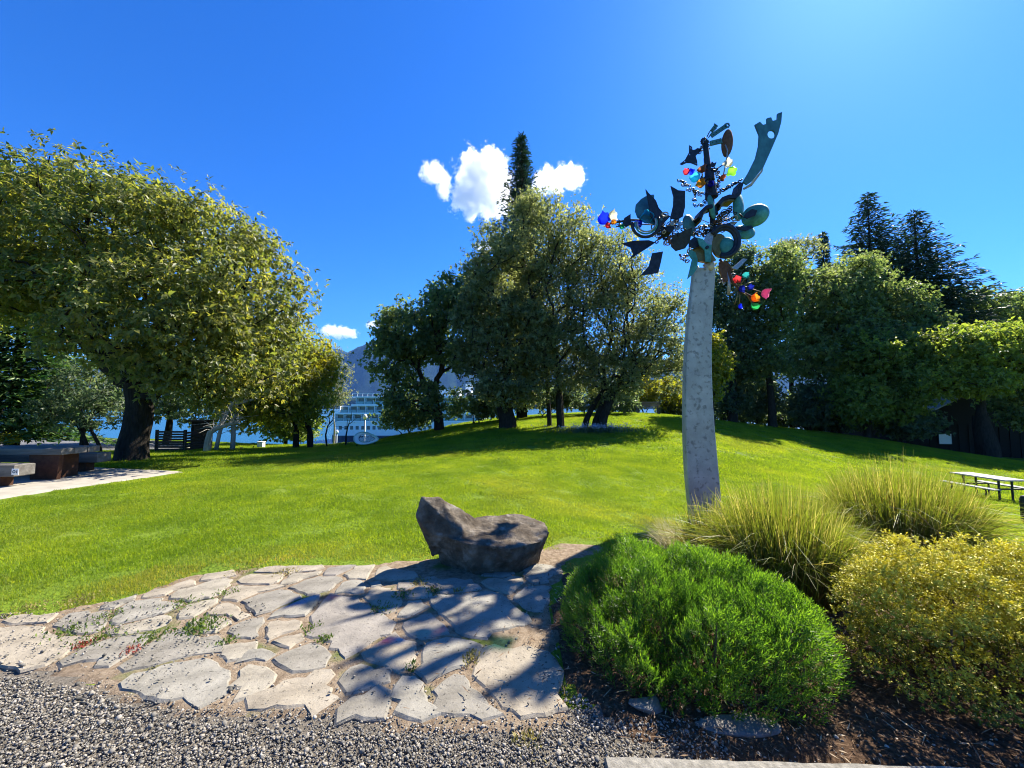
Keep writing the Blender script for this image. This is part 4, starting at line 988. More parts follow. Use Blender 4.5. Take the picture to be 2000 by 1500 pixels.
tag(part('mulch', V, F, M['straw'], None, False, {'rnd': np.repeat(rng.random(n), 4)}), 'brown dry needle mulch and straw under the shrubs', 'mulch', kind='stuff')
# ------------------------------------------------------------------ foreground planting
M['leaf_rosemary'] = leaf_mat('leaf_rosemary', [(0, (.026, .07, .012)), (.5, (.07, .155, .018)), (1, (.15, .25, .03))], .55, (2.0, 2.0, .6), .4, .45)
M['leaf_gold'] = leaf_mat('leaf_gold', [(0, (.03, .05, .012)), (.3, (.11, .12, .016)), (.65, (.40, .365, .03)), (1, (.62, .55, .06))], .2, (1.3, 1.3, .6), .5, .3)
M['reed'] = leaf_mat('reed_blade', [(0, (.13, .09, .04)), (.3, (.20, .15, .055)), (.55, (.13, .165, .03)), (.8, (.18, .235, .035)), (1, (.46, .40, .22))], .45, (1.7, 1.6, .6), .45, .4)
M['reed_pale'] = leaf_mat('reed_pale', [(0, (.30, .25, .15)), (1, (.62, .57, .42))], .35, (1.2, 1.2, .8), .5, .3)
M['stem'] = plain('twig_brown', (.10, .07, .045), .9)

def mound_shrub(name, label, foot, height, shoots, leaves, leaf, shoot_len, mat, seed, lumps, holes=(), upbias=1.0, cat='shrub', layers=2, edge=.55, prune=.0, stems=160):
    """shoots with many little leaves standing on an irregular mound"""
    rng = np.random.default_rng(seed); foot = np.asarray(foot, float); c = foot.mean(0)
    x0, y0 = foot.min(0); x1, y1 = foot.max(0)
    root = thing(name, label, cat, (c[0], c[1], gz1(*c)))
    n = shoots * 3; x = rng.uniform(x0, x1, n); y = rng.uniform(y0, y1, n); k = inside(foot, x, y); x, y = x[k][:shoots], y[k][:shoots]; n = len(x)
    d = dist_poly(foot, x, y); rim = np.clip(d / edge, 0, 1); prof = np.sqrt(np.clip(1 - (1 - rim) ** 2, 0, 1))
    lump = (vnoise(x, y, lumps, seed) - .5) * .42 + (vnoise(x, y, lumps * 2.3, seed + 1) - .5) * .36
    h = height * (.22 + .78 * prof) * (1 + lump)
    dig = np.zeros(n)
    for hx, hy, hr in holes: dig = np.maximum(dig, np.exp(-((x - hx) ** 2 + (y - hy) ** 2) / (2 * hr * hr)))
    h *= 1 - .6 * dig
    lay = rng.random(n); z = h * np.where(lay < .55, 1, rng.uniform(.15, 1, n))
    # outward lean at the rim, small leans from the lumps
    gxn = -(vnoise(x + .02, y, lumps, seed) - vnoise(x - .02, y, lumps, seed)) * 3.0; gyn = -(vnoise(x, y + .02, lumps, seed) - vnoise(x, y - .02, lumps, seed)) * 3.0
    od = np.stack([x - c[0], y - c[1]], 1); od /= np.maximum(np.linalg.norm(od, axis=1, keepdims=True), .05)
    w = (1 - rim)[:, None] * .9
    A = unit(np.c_[od * w + np.stack([gxn, gyn], 1) + rng.normal(size=(n, 2)) * .18, np.full(n, upbias)])
    L_ = shoot_len * rng.uniform(.6, 1.3, n)
    B = np.stack([x, y, gz(x, y) + z], 1) - A * L_[:, None] * .6
    # leaves spiralling round each shoot
    e1 = unit(np.cross(A, rand_dir(rng, n))); e2 = np.cross(A, e1)
    P = []; D = []; Nn = []; cl = []; LL = []
    base = rng.random(n) * .4 + np.clip(lump, -.2, .3)
    for j in range(leaves):
        t = (j + rng.random(n)) / leaves; a = j * 2.399 + rng.random(n) * .6
        rad = e1 * np.cos(a)[:, None] + e2 * np.sin(a)[:, None]
        P.append(B + A * (L_ * t)[:, None]); D.append(A * (.55 + .9 * t)[:, None] + rad * .75); Nn.append(A - rad * .6 + rand_dir(rng, n) * .2)
        cl.append(np.clip(base + t * .35 + rng.random(n) * .25, 0, 1)); LL.append(leaf[0] * rng.uniform(.7, 1.25, n) * (1.05 - .35 * t))
    P = np.concatenate(P); LL = np.concatenate(LL)
    V, F = leaf_tris(P, np.concatenate(D), np.concatenate(Nn), LL, LL * leaf[1])
    tag(part('foliage', V, F, mat, root, False, {'rnd': np.repeat(np.concatenate(cl), 4)}), kind='stuff')
    # woody stems inside
    sm = MB()
    for i in rng.integers(0, n, stems):
        p0 = c + (np.array([x[i], y[i]]) - c) * .75; g0 = gz1(*p0)
        sm.tube([(p0[0], p0[1], g0 - .02), ((p0[0] + x[i]) / 2 + rng.normal() * .03, (p0[1] + y[i]) / 2 + rng.normal() * .03, g0 + z[i] * .6), tuple(B[i])], [.007, .005, .003], 4, False)
    tag(sm.build('stems', M['stem'], root), kind='stuff')
    return root
GREEN_FOOT = [(a_, b_ + .07) for a_, b_ in ((.36, 2.75), (.34, 2.5), (.42, 2.3), (.62, 2.08), (.9, 1.96), (1.25, 1.90), (1.55, 1.92), (1.80, 2.08), (1.95, 2.38), (1.92, 2.8), (1.75, 3.15), (1.45, 3.36), (1.05, 3.36), (.72, 3.15), (.48, 2.98))]
mound_shrub('green_shrub', 'low bright green rosemary-like shrub with upright needle shoots beside the flagstones', GREEN_FOOT, .50, 6200, 13, (.036, .19), .10, M['leaf_rosemary'], 3, 4.2,
            holes=((.66, 2.42, .07), (.72, 2.62, .05), (.83, 2.2, .09), (1.12, 2.72, .07), (.98, 2.12, .05), (1.42, 2.55, .05), (.55, 2.6, .05), (1.25, 2.25, .04), (1.6, 2.3, .05)), edge=.40)
GOLD_FOOT = [(2.0, 2.35), (2.05, 2.12), (2.3, 1.98), (2.7, 1.92), (3.2, 1.95), (3.7, 2.1), (3.95, 2.5), (3.8, 2.95), (3.3, 3.05), (2.8, 2.95), (2.35, 2.75), (2.08, 2.55)]
def gold_shrub():
    rng = np.random.default_rng(15); foot = np.asarray(GOLD_FOOT); c = foot.mean(0)
    root = thing('golden_shrub', 'golden yellow clipped shrub of small knobbly clumps in the right corner', 'shrub', (c[0], c[1], gz1(*c)))
    # knobs of foliage set over a rounded body
    n = 2600; x = rng.uniform(1.85, 4.1, n); y = rng.uniform(1.8, 3.2, n); d = dist_poly(foot, x, y); k = inside(foot, x, y); x, y, d = x[k], y[k], d[k]
    prof = np.sqrt(np.clip(1 - (1 - np.clip(d / .40, 0, 1)) ** 2, 0, 1)); top = .76 - .24 * (x - 2.3) + .12 * (vnoise(x, y, 2.2, 4) - .5) + .42 * (vnoise(x, y, 6.5, 9) - .5)
    z = top * (.38 + .62 * prof) * np.where(rng.random(len(x)) < .45, 1, rng.uniform(.08, 1.0, len(x)))
    C = np.stack([x, y, gz(x, y) + z], 1); n = len(C); r = rng.uniform(.03, .075, n); S = 22
    CC = np.repeat(C, S, 0); RR = np.repeat(r, S)[:, None]; dv = rand_dir(rng, n * S); dv[:, 2] = np.abs(dv[:, 2]) * .9 + dv[:, 2] * .1
    A = unit(dv + np.array([0, 0, .5])); B = CC + dv * RR
    P = []; D = []; N_ = []; cl = []
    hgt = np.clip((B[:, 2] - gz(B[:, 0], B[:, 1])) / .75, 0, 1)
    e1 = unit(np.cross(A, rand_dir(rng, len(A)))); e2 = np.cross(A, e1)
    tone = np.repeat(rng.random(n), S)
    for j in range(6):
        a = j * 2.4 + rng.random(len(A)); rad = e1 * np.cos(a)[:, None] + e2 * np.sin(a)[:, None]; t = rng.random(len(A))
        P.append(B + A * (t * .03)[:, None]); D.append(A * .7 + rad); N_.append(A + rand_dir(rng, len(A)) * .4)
        cl.append(np.clip(-.12 + tone * .25 + .55 * np.clip(dv[:, 2], 0, 1) + .38 * hgt ** 1.5 + .2 * t + rng.random(len(A)) * .25, 0, 1))  # yellow tips, green lower growth; height also paints in sunlit top and shade below
    P = np.concatenate(P); Ls = .0145 * rng.uniform(.7, 1.4, len(P))
    V, F = leaf_tris(P, np.concatenate(D), np.concatenate(N_), Ls, Ls * .5)
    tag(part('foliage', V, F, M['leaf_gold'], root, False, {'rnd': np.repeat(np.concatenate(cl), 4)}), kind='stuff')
    sm = MB()
    for i in rng.integers(0, n, 30):
        p0 = c + (C[i, :2] - c) * .6; g0 = gz1(*p0)
        sm.tube([(p0[0], p0[1], g0 - .02), ((p0[0] + C[i, 0]) / 2, (p0[1] + C[i, 1]) / 2 + rng.normal() * .03, g0 + (C[i, 2] - g0) * .4), (p0[0], p0[1], g0 + (C[i, 2] - g0) * .75)], [.009, .006, .003], 4, False)
    tag(sm.build('stems', M['stem'], root), kind='stuff')
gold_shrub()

def grass_clump(name, label, c, rb, spread, height, n, mat, seed, width=.008, arch=.35, loose=60, aspect=1.0):
    rng = np.random.default_rng(seed); root = thing(name, label, 'grass clump', (c[0], c[1], gz1(*c)), 'ornamental grass clumps around the metal pole')
    a = rng.uniform(0, 6.28, n); r = rb * np.sqrt(rng.random(n)); bx = c[0] + np.cos(a) * r * aspect; by = c[1] + np.sin(a) * r
    m = 8; t = np.linspace(0, 1, m)[None]; H = height * rng.uniform(.62, 1.08, n) * (1 - .34 * (r / rb) ** 2); out = (r / rb) * (spread - rb) + rng.normal(size=n) * .06
    lo = rng.random(n) < .22; ar = np.where(lo, arch * rng.uniform(1, 2.6, n), arch * np.abs(rng.normal(0, .35, n))) * height; da = a + rng.normal(size=n) * .7
    px = bx[:, None] + np.cos(a)[:, None] * out[:, None] * t * aspect + np.cos(da)[:, None] * ar[:, None] * t ** 3
    py = by[:, None] + np.sin(a)[:, None] * out[:, None] * t + np.sin(da)[:, None] * ar[:, None] * t ** 3
    pz = gz(bx, by)[:, None] + H[:, None] * (t - np.minimum(ar / height, .9)[:, None] * .75 * t ** 4)
    W = width * rng.uniform(.6, 1.3, n)[:, None] * np.concatenate([np.linspace(.7, 1, 3), np.linspace(1, .08, m - 3)])[None]
    V, F = ribbons(rng.normal(size=(n, 1, 3)) * .8, np.stack([px, py, pz], 2), W, m)
    col = np.clip(rng.random(n)[:, None] * .45 + t * .5 + (rng.random(n) < .13)[:, None] * .35, 0, 1) * np.ones((n, m))
    tag(part('blades', V, F, mat, root, False, {'rnd': np.repeat(col.ravel(), 2)}), kind='stuff')
    return root
grass_clump('ornamental_grass', 'tall tan and green reed clump between the green shrub and golden shrub', (2.50, 3.65), .42, .56, 1.12, 4600, M['reed'], 1, .0085, .26)
grass_clump('ornamental_grass', 'largest green reed clump, farthest right, standing on the lawn edge', (5.22, 5.3), .62, .84, 1.40, 6200, M['reed'], 2, .0105, .26)
grass_clump('ornamental_grass', 'narrow tan reed clump in front of the metal pole foot', (2.18, 4.25), .24, .32, .82, 700, M['reed'], 3, .011, .25)
grass_clump('ornamental_grass', 'thin whitish tuft of dry grass just left of the metal pole foot', (1.98, 4.75), .12, .42, .50, 500, M['reed_pale'], 4, .005, .6)
# long bent pale blades that fell out of the clumps
rng = np.random.default_rng(77)
for i, (pts, lb) in enumerate(((((1735, 990), (1790, 1000), (1840, 1050)), 'bent dry blade on the front of the largest reed clump'), (((1560, 1060), (1600, 1100), (1625, 1170), (1560, 1175)), 'dry blade hanging in a loop beside the golden shrub'))):
    q = [at(u, v, 3.2 if i else 4.4) for u, v in pts]; mb = MB(); mb.tube(q, [.004, .004, .003, .0015][:len(q)], 4)
    tag(mb.build('dry_blade', M['reed_pale'], None, True, q[0]), lb, 'dry blade')

# weeds in the joints
M['weed'] = leaf_mat('weed_leaf', [(0, (.05, .10, .02)), (1, (.16, .22, .04))], .35, None, .5, .3)
M['weed_dry'] = leaf_mat('weed_dry', [(0, (.20, .17, .05)), (1, (.38, .32, .12))], .3, (1.2, 1.2, .7), .6, .2)
M['sedum'] = leaf_mat('red_sedum', [(0, (.22, .04, .03)), (1, (.40, .10, .07))], .2, None, .5, .3)
def weed(label, u, v, r, n, h, mat, seed, name='weed'):
    rg = np.random.default_rng(seed); p = on_plane(u, v, .02); q = rg.normal(size=(n, 2)) * r * .5
    P = np.c_[p.x + q[:, 0], p.y + q[:, 1], np.full(n, .012) + gz(p.x + q[:, 0], p.y + q[:, 1]) + rg.random(n) * h * .7]
    D = rand_dir(rg, n); D[:, 2] = np.abs(D[:, 2]) + .5; L_ = rg.uniform(.012, .028, n) * (1 + h * 6)
    V, F = leaf_tris(P, D, rand_dir(rg, n) + np.array([0, 0, .6]), L_, L_ * .4)
    o = thing(name, label, 'weed', (p.x, p.y, gz1(p.x, p.y)), 'weeds in the paving joints')
    tag(part('leaves', V, F, mat, o, False, {'rnd': np.repeat(rg.random(n), 4)}), kind='stuff')
    return o
WEEDS = [(395, 1230, .16, 500, .07, 'weed', 'tallest green weed tuft standing between grey flagstones left of centre'), (355, 1182, .16, 260, .02, 'weed', 'flat green weed beside the upper left flagstones'),
 (135, 1235, .16, 320, .02, 'weed', 'green weed mat below the leftmost small flagstone'), (190, 1248, .18, 360, .02, 'weed', 'wide green weed mat right of the big left slab'), (300, 1248, .12, 240, .025, 'weed', 'green weed at the tip of a long flagstone'),
 (212, 1205, .14, 260, .02, 'weed', 'green weed strip between two upper left flagstones'), (445, 1255, .08, 150, .02, 'weed', 'small green weed below the small pale flagstone'), (630, 1255, .07, 130, .03, 'weed', 'little weed below the biggest mauve flagstone'),
 (440, 1160, .14, 220, .015, 'weed', 'faint weed strip under the upper flagstones'), (480, 1115, .2, 260, .015, 'weed_dry', 'yellowish weed fringe at the top edge of the paving'), (560, 1120, .15, 200, .015, 'weed_dry', 'dry yellow weed between the farthest flagstones'),
 (610, 1230, .1, 120, .015, 'weed', 'thin weed line at the left of the biggest flagstone'), (745, 1190, .12, 200, .012, 'weed', 'mossy weed right of the biggest flagstone'), (785, 1165, .12, 220, .015, 'weed', 'moss patch between small flagstones near the boulder seat'),
 (845, 1158, .1, 180, .02, 'weed', 'green weed beside the shaded flagstone'), (895, 1157, .06, 90, .02, 'weed_dry', 'tiny yellow weed on top of the shaded flagstone'), (920, 1290, .09, 180, .03, 'weed_dry', 'pale grass tuft in the joint among the sculpture shadows'),
 (808, 1310, .06, 90, .03, 'weed', 'tiny weed at the shadow of the spiky blades'), (820, 1140, .12, 180, .015, 'weed_dry', 'straw-coloured weed left of the boulder seat shadow'), (157, 1262, .07, 140, .012, 'sedum', 'small red sedum patch beside the big left slab'),
 (255, 1272, .07, 140, .012, 'sedum', 'thin red sedum line between two left flagstones'), (1028, 1450, .09, 160, .02, 'weed_dry', 'straw tuft growing in the gravel'), (150, 1175, .2, 300, .015, 'weed_dry', 'yellow dry fringe of the lawn above the left slab'),
 (60, 1190, .2, 260, .015, 'weed_dry', 'yellow dry fringe of the lawn at the left edge')]
for i, (u, v, r, n, h, m, lb) in enumerate(WEEDS): weed(lb, u, v, r * .75, int(n * .5), h, M[m], 200 + i)
# iris patch in the shade of the mound trees
M['iris'] = leaf_mat('iris_petal', [(0, (.30, .30, .55)), (1, (.75, .75, .85))], .3, (1, 1, 1.1), .5, .3)
b = behind(1160, 18.6); rt = thing('iris_patch', 'patch of pale violet irises in the shade under the mound stand', 'flowers', b); rg = np.random.default_rng(5); n = 900
q = rg.normal(size=(n, 2)) * np.array([.9, .3]); P = np.c_[b[0] + q[:, 0], b[1] + q[:, 1], gz(b[0] + q[:, 0], b[1] + q[:, 1])]
V, F = leaf_tris(P, rand_dir(rg, n) * .3 + np.array([0, 0, 1.0]), rand_dir(rg, n), rg.uniform(.2, .4, n), .025); tag(part('leaves', V, F, M['leaf_deep'], rt, False, {'rnd': np.repeat(rg.random(n), 4)}), kind='stuff')
k = rg.integers(0, n, 420); V, F = leaf_tris(P[k] + np.array([0, 0, .32]) + rg.normal(size=(420, 3)) * .05, rand_dir(rg, 420), rand_dir(rg, 420), .07, .05); tag(part('flowers', V, F, M['iris'], rt, False, {'rnd': np.repeat(rg.random(420), 4)}), kind='stuff')
# ------------------------------------------------------------------ the metal and glass sculpture
M['steel'] = surf_mat('brushed_steel', [(.3, (.30, .28, .245)), (.55, (.42, .395, .345)), (.72, (.52, .49, .43))], 3.0, .5, .15, .25, 40, 8, spec=.5, dist=.004, spots=(13, .55, .66, (.22, .205, .18)))
M['verdigris'] = surf_mat('verdigris_plate', [(.3, (.02, .13, .135)), (.5, (.04, .21, .205)), (.7, (.09, .33, .30))], 9, .6, .1, .3, 50, spec=.4, dist=.004)
M['dark_teal'] = surf_mat('dark_teal_plate', [(.3, (.02, .085, .115)), (.7, (.05, .18, .215))], 8, .55, .15, .25, 50, spec=.4, dist=.004)
M['black_iron'] = surf_mat('black_iron', [(.3, (.010, .014, .024)), (.7, (.032, .040, .058))], 14, .55, .5, .3, 60, spec=.4, dist=.004)
M['rust'] = surf_mat('rusty_iron', [(.3, (.06, .03, .025)), (.7, (.16, .085, .055))], 14, .8, .2, .4, 60, spec=.2, dist=.004)
M['bronze'] = surf_mat('bronze_plate', [(.3, (.10, .075, .03)), (.7, (.25, .19, .07))], 10, .45, .5, .2, 50, spec=.5, dist=.003)
M['galv'] = surf_mat('galvanised_chain', [(.3, (.18, .18, .19)), (.7, (.42, .42, .43))], 40, .45, .7, .2, 90, spec=.5, dist=.002)
SY = 6.45
Z5 = lambda p: (1140 + p[0] / 3.41, 190 + p[1] / 3.41)
def zat(x, y, dy=0.0):
    u, v = Z5((x, y)); return at(u, v, SY) + Vector((0, dy, 0))
ZPX = SY / FPX / 3.41            # metres for one step of that grid
sb = at(1378, 1052, SY); SBZ = gz1(sb.x, SY)
sculp = thing('kinetic_sculpture', 'tall pale steel pole topped by dark metal blades, chains and coloured glass blossoms', 'sculpture', (sb.x, SY, SBZ))
# curved box pole
rows = [(524, 1356, 1398), (595, 1345.5, 1391), (688, 1337.5, 1386), (800, 1334.7, 1389), (893, 1336.5, 1398), (968, 1342, 1406), (1040, 1352, 1413)]
ev = np.linspace(524, 1040, 40); Lx = np.interp(ev, [r[0] for r in rows], [r[1] for r in rows]); Rx = np.interp(ev, [r[0] for r in rows], [r[2] for r in rows])
ker = np.ones(7) / 7; sm_ = lambda a: np.convolve(np.r_[[a[0]] * 3, a, [a[-1]] * 3], ker, 'valid'); Lx = sm_(Lx); Rx = sm_(Rx)
V = []; F = []
for v, l, r in zip(ev, Lx, Rx):
    a = at(l, v, SY); b = at(r, v, SY); bow = .05 * math.sin((v - 524) / 516 * 3.1)
    V += [(a.x, SY - .03 - bow, a.z), (a.x + .012, SY - .045 - bow, a.z), (b.x - .02, SY - .03 - bow, b.z), (b.x - .004, SY - .015 - bow, b.z), (b.x + .02, SY + .15, b.z), (a.x + .03, SY + .13, a.z)]
V += [(x, y, SBZ - .1) for x, y, z in V[-6:]]
for i in range(len(V) // 6 - 1):
    for k in range(6):
        j = (k + 1) % 6; F.append([i * 6 + k, i * 6 + j, i * 6 + 6 + j, i * 6 + 6 + k])
F += [[5, 4, 3, 2, 1, 0], [len(V) - 6 + k for k in range(6)]]
part('pole', V, [f[::-1] for f in F], M['steel'], sculp)

def ellipse(cx, cy, rx, ry, rot=0, n=26):
    c, s = math.cos(R(rot)), math.sin(R(rot)); return [(cx + rx * math.cos(t) * c - ry * math.sin(t) * s, cy + rx * math.cos(t) * s + ry * math.sin(t) * c) for t in np.linspace(0, 2 * math.pi, n, endpoint=False)]
def zplate(name, o, mat, dy=0.0, th=.018, holes=(), tx=0.0, tz=0.0): return plate(name, o, SY + dy, M[mat], sculp, th, holes, tx, tz, Z5)
def dish(name, cx, cy, rx, ry, rot, mat, dy=0.0, depth=.06, tx=0.0, tz=0.0, rim=None):
    """hammered bowl-shaped disc, an ellipse seen from the front"""
    V = []; F = []; n = 28; rings = 6
    for r in range(rings + 1):
        f = r / rings
        for (x, y) in ellipse(cx, cy, rx * f, ry * f, rot, n):
            p = zat(x, y); q = zat(cx, cy); d = p - q
            V.append(p + Vector((0, dy + d.x * tx + d.z * tz + depth * (f * f - .4) + .006 * mnoise.noise(d * 14), 0)))
    for r in range(rings):
        for k in range(n):
            j = (k + 1) % n; F.append([r * n + k, r * n + j, r * n + n + j, r * n + n + k])
    m = len(V); V2 = [v + Vector((0, .014, 0)) for v in V]; F2 = [[i + m for i in f[::-1]] for f in F]
    for k in range(n): F2.append([rings * n + k, rings * n + (k + 1) % n, rings * n + (k + 1) % n + m, rings * n + k + m])
    return part(name, V + V2, F + F2, M[mat], sculp, True)
# great scimitar fin
zplate('scimitar_fin', [(1345,72),(1338,140),(1312,225),(1257,340),(1195,465),(1105,575),(1062,606),(1030,592),(1076,520),(1130,420),(1154,335),(1160,262),(1127,198),(1165,172),(1190,188),(1222,175),(1222,138),(1255,125),(1268,147),(1305,132),(1308,90)],
       'dark_teal', .05, .03, [ellipse(1257, 240, 34, 26, -35)], tx=.25)
zplate('fin_rib', [(1062,606),(1110,575),(1180,490),(1196,462),(1188,498),(1120,590),(1070,615)], 'steel', .11, .03)
# the six-bladed star on the left
zplate('blade', [(403,627),(425,648),(480,690),(500,735),(535,765),(590,778),(565,805),(520,852),(490,862),(440,800),(425,720)], 'black_iron', -.12, .016, tx=.3)
zplate('teal_blade', [(480,630),(440,632),(390,665),(350,710),(340,760),(350,810),(400,850),(470,868),(515,830),(490,740),(478,690)], 'dark_teal', -.04, .016, tz=.3)
zplate('blade', [(583,585),(628,622),(668,632),(668,740),(655,800),(625,815),(580,800),(598,720),(600,660)], 'black_iron', -.10, .016, tx=-.3)
zplate('blade', [(255,970),(340,948),(440,945),(482,962),(430,1000),(330,1068),(290,1098),(325,1050),(312,1000)], 'black_iron', -.10, .016, tz=.3)
zplate('blade', [(455,1040),(535,1020),(520,1090),(500,1165),(440,1182),(370,1195),(430,1130)], 'black_iron', -.08, .016, tx=.25)
zplate('blade', [(600,920),(660,900),(712,878),(708,960),(682,1000),(622,1016),(588,990),(580,950)], 'black_iron', -.14, .016, tz=-.3)
dish('teal_disc', 705, 850, 52, 72, -8, 'dark_teal', -.02, .05, tx=.4)
# star hub: gears, rings and bolts
rg = random.Random(9)
def bits(name, cx, cy, rx, ry, n, r0, r1, mat, seed, dy=.1):
    rr = random.Random(seed)
    for i in range(n):
        a = rr.uniform(0, 6.28); q = math.sqrt(rr.random()); p = zat(cx + rx * q * math.cos(a), cy + ry * q * math.sin(a), rr.uniform(-dy, dy)); mb = MB()
        torus_mb(mb, p, (rr.gauss(0, .6), 1, rr.gauss(0, .6)), rr.uniform(r0, r1) * ZPX, rr.uniform(2.5, 4.5) * ZPX, 12, 5, squash=rr.uniform(.6, 1))
        mb.build(name, M[rr.choice(mat)], sculp, True)
def gear(name, cx, cy, r, mat, dy, teeth=12, hole=.45):
    o = []
    for i in range(teeth * 4):
        a = 2 * math.pi * i / (teeth * 4); q = r * (1 if i % 4 < 2 else .82); o.append((cx + q * math.cos(a), cy + q * math.sin(a)))
    zplate(name, o, mat, dy, .02, [ellipse(cx, cy, r * hole, r * hole, 0, 16)], tx=.15)
bits('ring', 560, 880, 85, 95, 48, 9, 22, ['galv', 'black_iron', 'rust', 'black_iron'], 3, .2)
gear('gear', 505, 890, 34, 'black_iron', -.10); gear('gear', 615, 850, 38, 'galv', -.06); gear('gear', 590, 950, 36, 'rust', -.12); gear('gear', 545, 925, 30, 'black_iron', .02)
mb = MB(); mb.tube([zat(560, 890, -.10), zat(562, 888, .12)], .07, 14); mb.build('hub', M['black_iron'], sculp)
# pierced crescent of horseshoes
for k, (r_, m_) in enumerate(((88, 'black_iron'), (70, 'verdigris'), (60, 'galv'))):
    mb = MB(); torus_mb(mb, zat(392, 872, -.16 - .02 * k), (0.1, 1, 0.05), r_ * ZPX, (6 if k else 11) * ZPX, 22, 6, R(-25), R(190)); 
    o_ = mb.build('crescent', M[m_], sculp, True)
# arm to the left with glass blossoms
def rod(name, pts, r, mat, n=7):
    mb = MB(); mb.tube([zat(*p) for p in pts], r * ZPX, n); return mb.build(name, M[mat], sculp, True)
rod('arm', [(560, 880, 0), (440, 830, -.05), (300, 826, -.05), (170, 850, -.05)], 7, 'black_iron'); rod('arm_rod', [(470, 850, 0), (330, 842, 0), (215, 862, 0)], 4, 'rust')
zplate('leaf_plate', [(312,778),(312,850),(285,862),(255,850),(270,805)], 'black_iron', -.08)
bits('ring', 260, 845, 50, 18, 9, 8, 15, ['black_iron', 'galv'], 5, .05)
GLASS = {'blue': (.01, .03, .85), 'cyan': (.05, .55, .75), 'amber': (.95, .30, .02), 'clear': (.62, .62, .45), 'red': (.75, .05, .06), 'green': (.03, .42, .12), 'lime': (.30, .75, .05), 'navy': (.01, .02, .30),
         'brown': (.35, .12, .05), 'pink': (.75, .18, .35), 'teal': (.03, .35, .35)}
GM = {k: glass_mat('glass_' + k, c) for k, c in GLASS.items()}
def blossom(x, y, r, col, seed, dy=-.12, closed=.35):
    """blown-glass blossom: a wavy cup opening towards a random side"""
    rr = random.Random(seed); c = zat(x, y, dy); ax = Vector((rr.gauss(0, .6), -.7 + rr.gauss(0, .4), rr.gauss(.2, .5))).normalized(); e1 = ax.orthogonal().normalized(); e2 = ax.cross(e1)
    R_ = r * ZPX; n = 20; V = []; F = []; pet = rr.choice([4, 5, 6])
    prof = [(.05, -.9), (.5, -.75), (.85, -.35), (.95, .1), (1.0, .45), (1.12, .7)]
    for i, (q, h) in enumerate(prof):
        for k in range(n):
            a = 2 * math.pi * k / n; w = 1 + (.16 * math.sin(pet * a + seed) + .05 * math.sin(9 * a)) * (i / 5) ** 1.5
            V.append(c + (e1 * math.cos(a) + e2 * math.sin(a)) * q * w * R_ + ax * (h + .12 * math.sin(pet * a + 1) * (i / 5)) * R_ * .9)
    for i in range(5):
        for k in range(n): j = (k + 1) % n; F.append([i * n + k, i * n + j, i * n + n + j, i * n + n + k])
    F.append([k for k in range(n - 1, -1, -1)])
    o = part('glass_blossom', V, F, GM[col], sculp, True); o['label'] = col + ' glass blossom'
    return o
for i, (x, y, r, c) in enumerate(((115, 835, 38, 'blue'), (180, 812, 33, 'clear'), (148, 876, 20, 'red'), (185, 850, 16, 'amber'), (400, 825, 38, 'cyan'), (348, 872, 27, 'navy'), (240, 886, 15, 'green'),
     (662, 528, 20, 'red'), (695, 528, 18, 'blue'), (720, 565, 34, 'cyan'), (758, 605, 27, 'amber'), (767, 510, 26, 'brown'), (940, 470, 27, 'clear'), (960, 515, 28, 'lime'), (902, 560, 20, 'brown'), (820, 605, 20, 'navy'),
     (1000, 1225, 22, 'red'), (1055, 1205, 20, 'teal'), (1025, 1290, 22, 'navy'), (1080, 1280, 18, 'navy'), (1110, 1350, 28, 'amber'), (1180, 1318, 30, 'pink'), (1113, 1405, 28, 'green'), (1015, 1405, 16, 'blue'))):
    blossom(x, y, r, c, i)
# mast with collars
rod('mast', [(838, 1130, .05), (850, 1000, .05), (868, 860, .04), (858, 700, .02), (838, 520, 0), (815, 350, 0), (806, 305, 0)], 17, 'black_iron', 10)
for x, y, r, h in ((815, 375, 17, 40), (822, 430, 22, 60), (838, 520, 32, 70), (845, 600, 36, 60), (850, 650, 42, 40), (862, 760, 30, 50)): 
    mb = MB(); a = zat(x - 3, y - h / 2); b_ = zat(x + 3, y + h / 2); mb.tube([a, b_], [r * ZPX * .9, r * ZPX], 10); mb.build('collar', M['black_iron'], sculp)
for i, (x, y, w) in enumerate(((862, 445, 22), (800, 470, 16), (875, 480, 20), (790, 540, 20), (880, 590, 22), (870, 640, 26))):
    zplate('bracket', [(x - w, y + 12), (x - w * .4, y - 16), (x + w * .2, y - 4), (x + w, y - 14), (x + w * .6, y + 14), (x, y + 20)], 'black_iron', -.05 + .02 * i)
# head of the mast: spoked wheel, chain bars and oval disc
gear('wheel', 805, 298, 30, 'black_iron', -.02, 14, .62); rod('spoke', [(780, 298, -.02), (830, 298, -.02)], 4, 'black_iron'); rod('spoke', [(805, 272, -.02), (805, 325, -.02)], 4, 'black_iron')
def chain_bar(x0, y0, x1, y1, w):
    d = np.array([x1 - x0, y1 - y0], float); L_ = np.linalg.norm(d); d /= L_; q = np.array([-d[1], d[0]]); n = max(3, int(L_ / 22)); P = lambda t, s: tuple(np.array([x0, y0]) + d * L_ * t + q * s)
    holes = [[tuple(np.array([x0, y0]) + d * L_ * (i + .5) / n + d * 4 * math.cos(a) + q * w * .22 * math.sin(a)) for a in np.linspace(0, 6.28, 8, endpoint=False)] for i in range(n)]
    zplate('chain_bar', [P(0, -w / 2), P(.9, -w / 2), P(1, -w * .7), P(1, w * .6), P(.92, w / 2), P(0, w / 2)], 'dark_teal', -.04, .03, holes)
chain_bar(850, 258, 950, 190, 26); chain_bar(842, 308, 918, 290, 30); chain_bar(852, 225, 882, 186, 24)
gear('end_ring', 958, 187, 17, 'dark_teal', -.05, 8, .5)
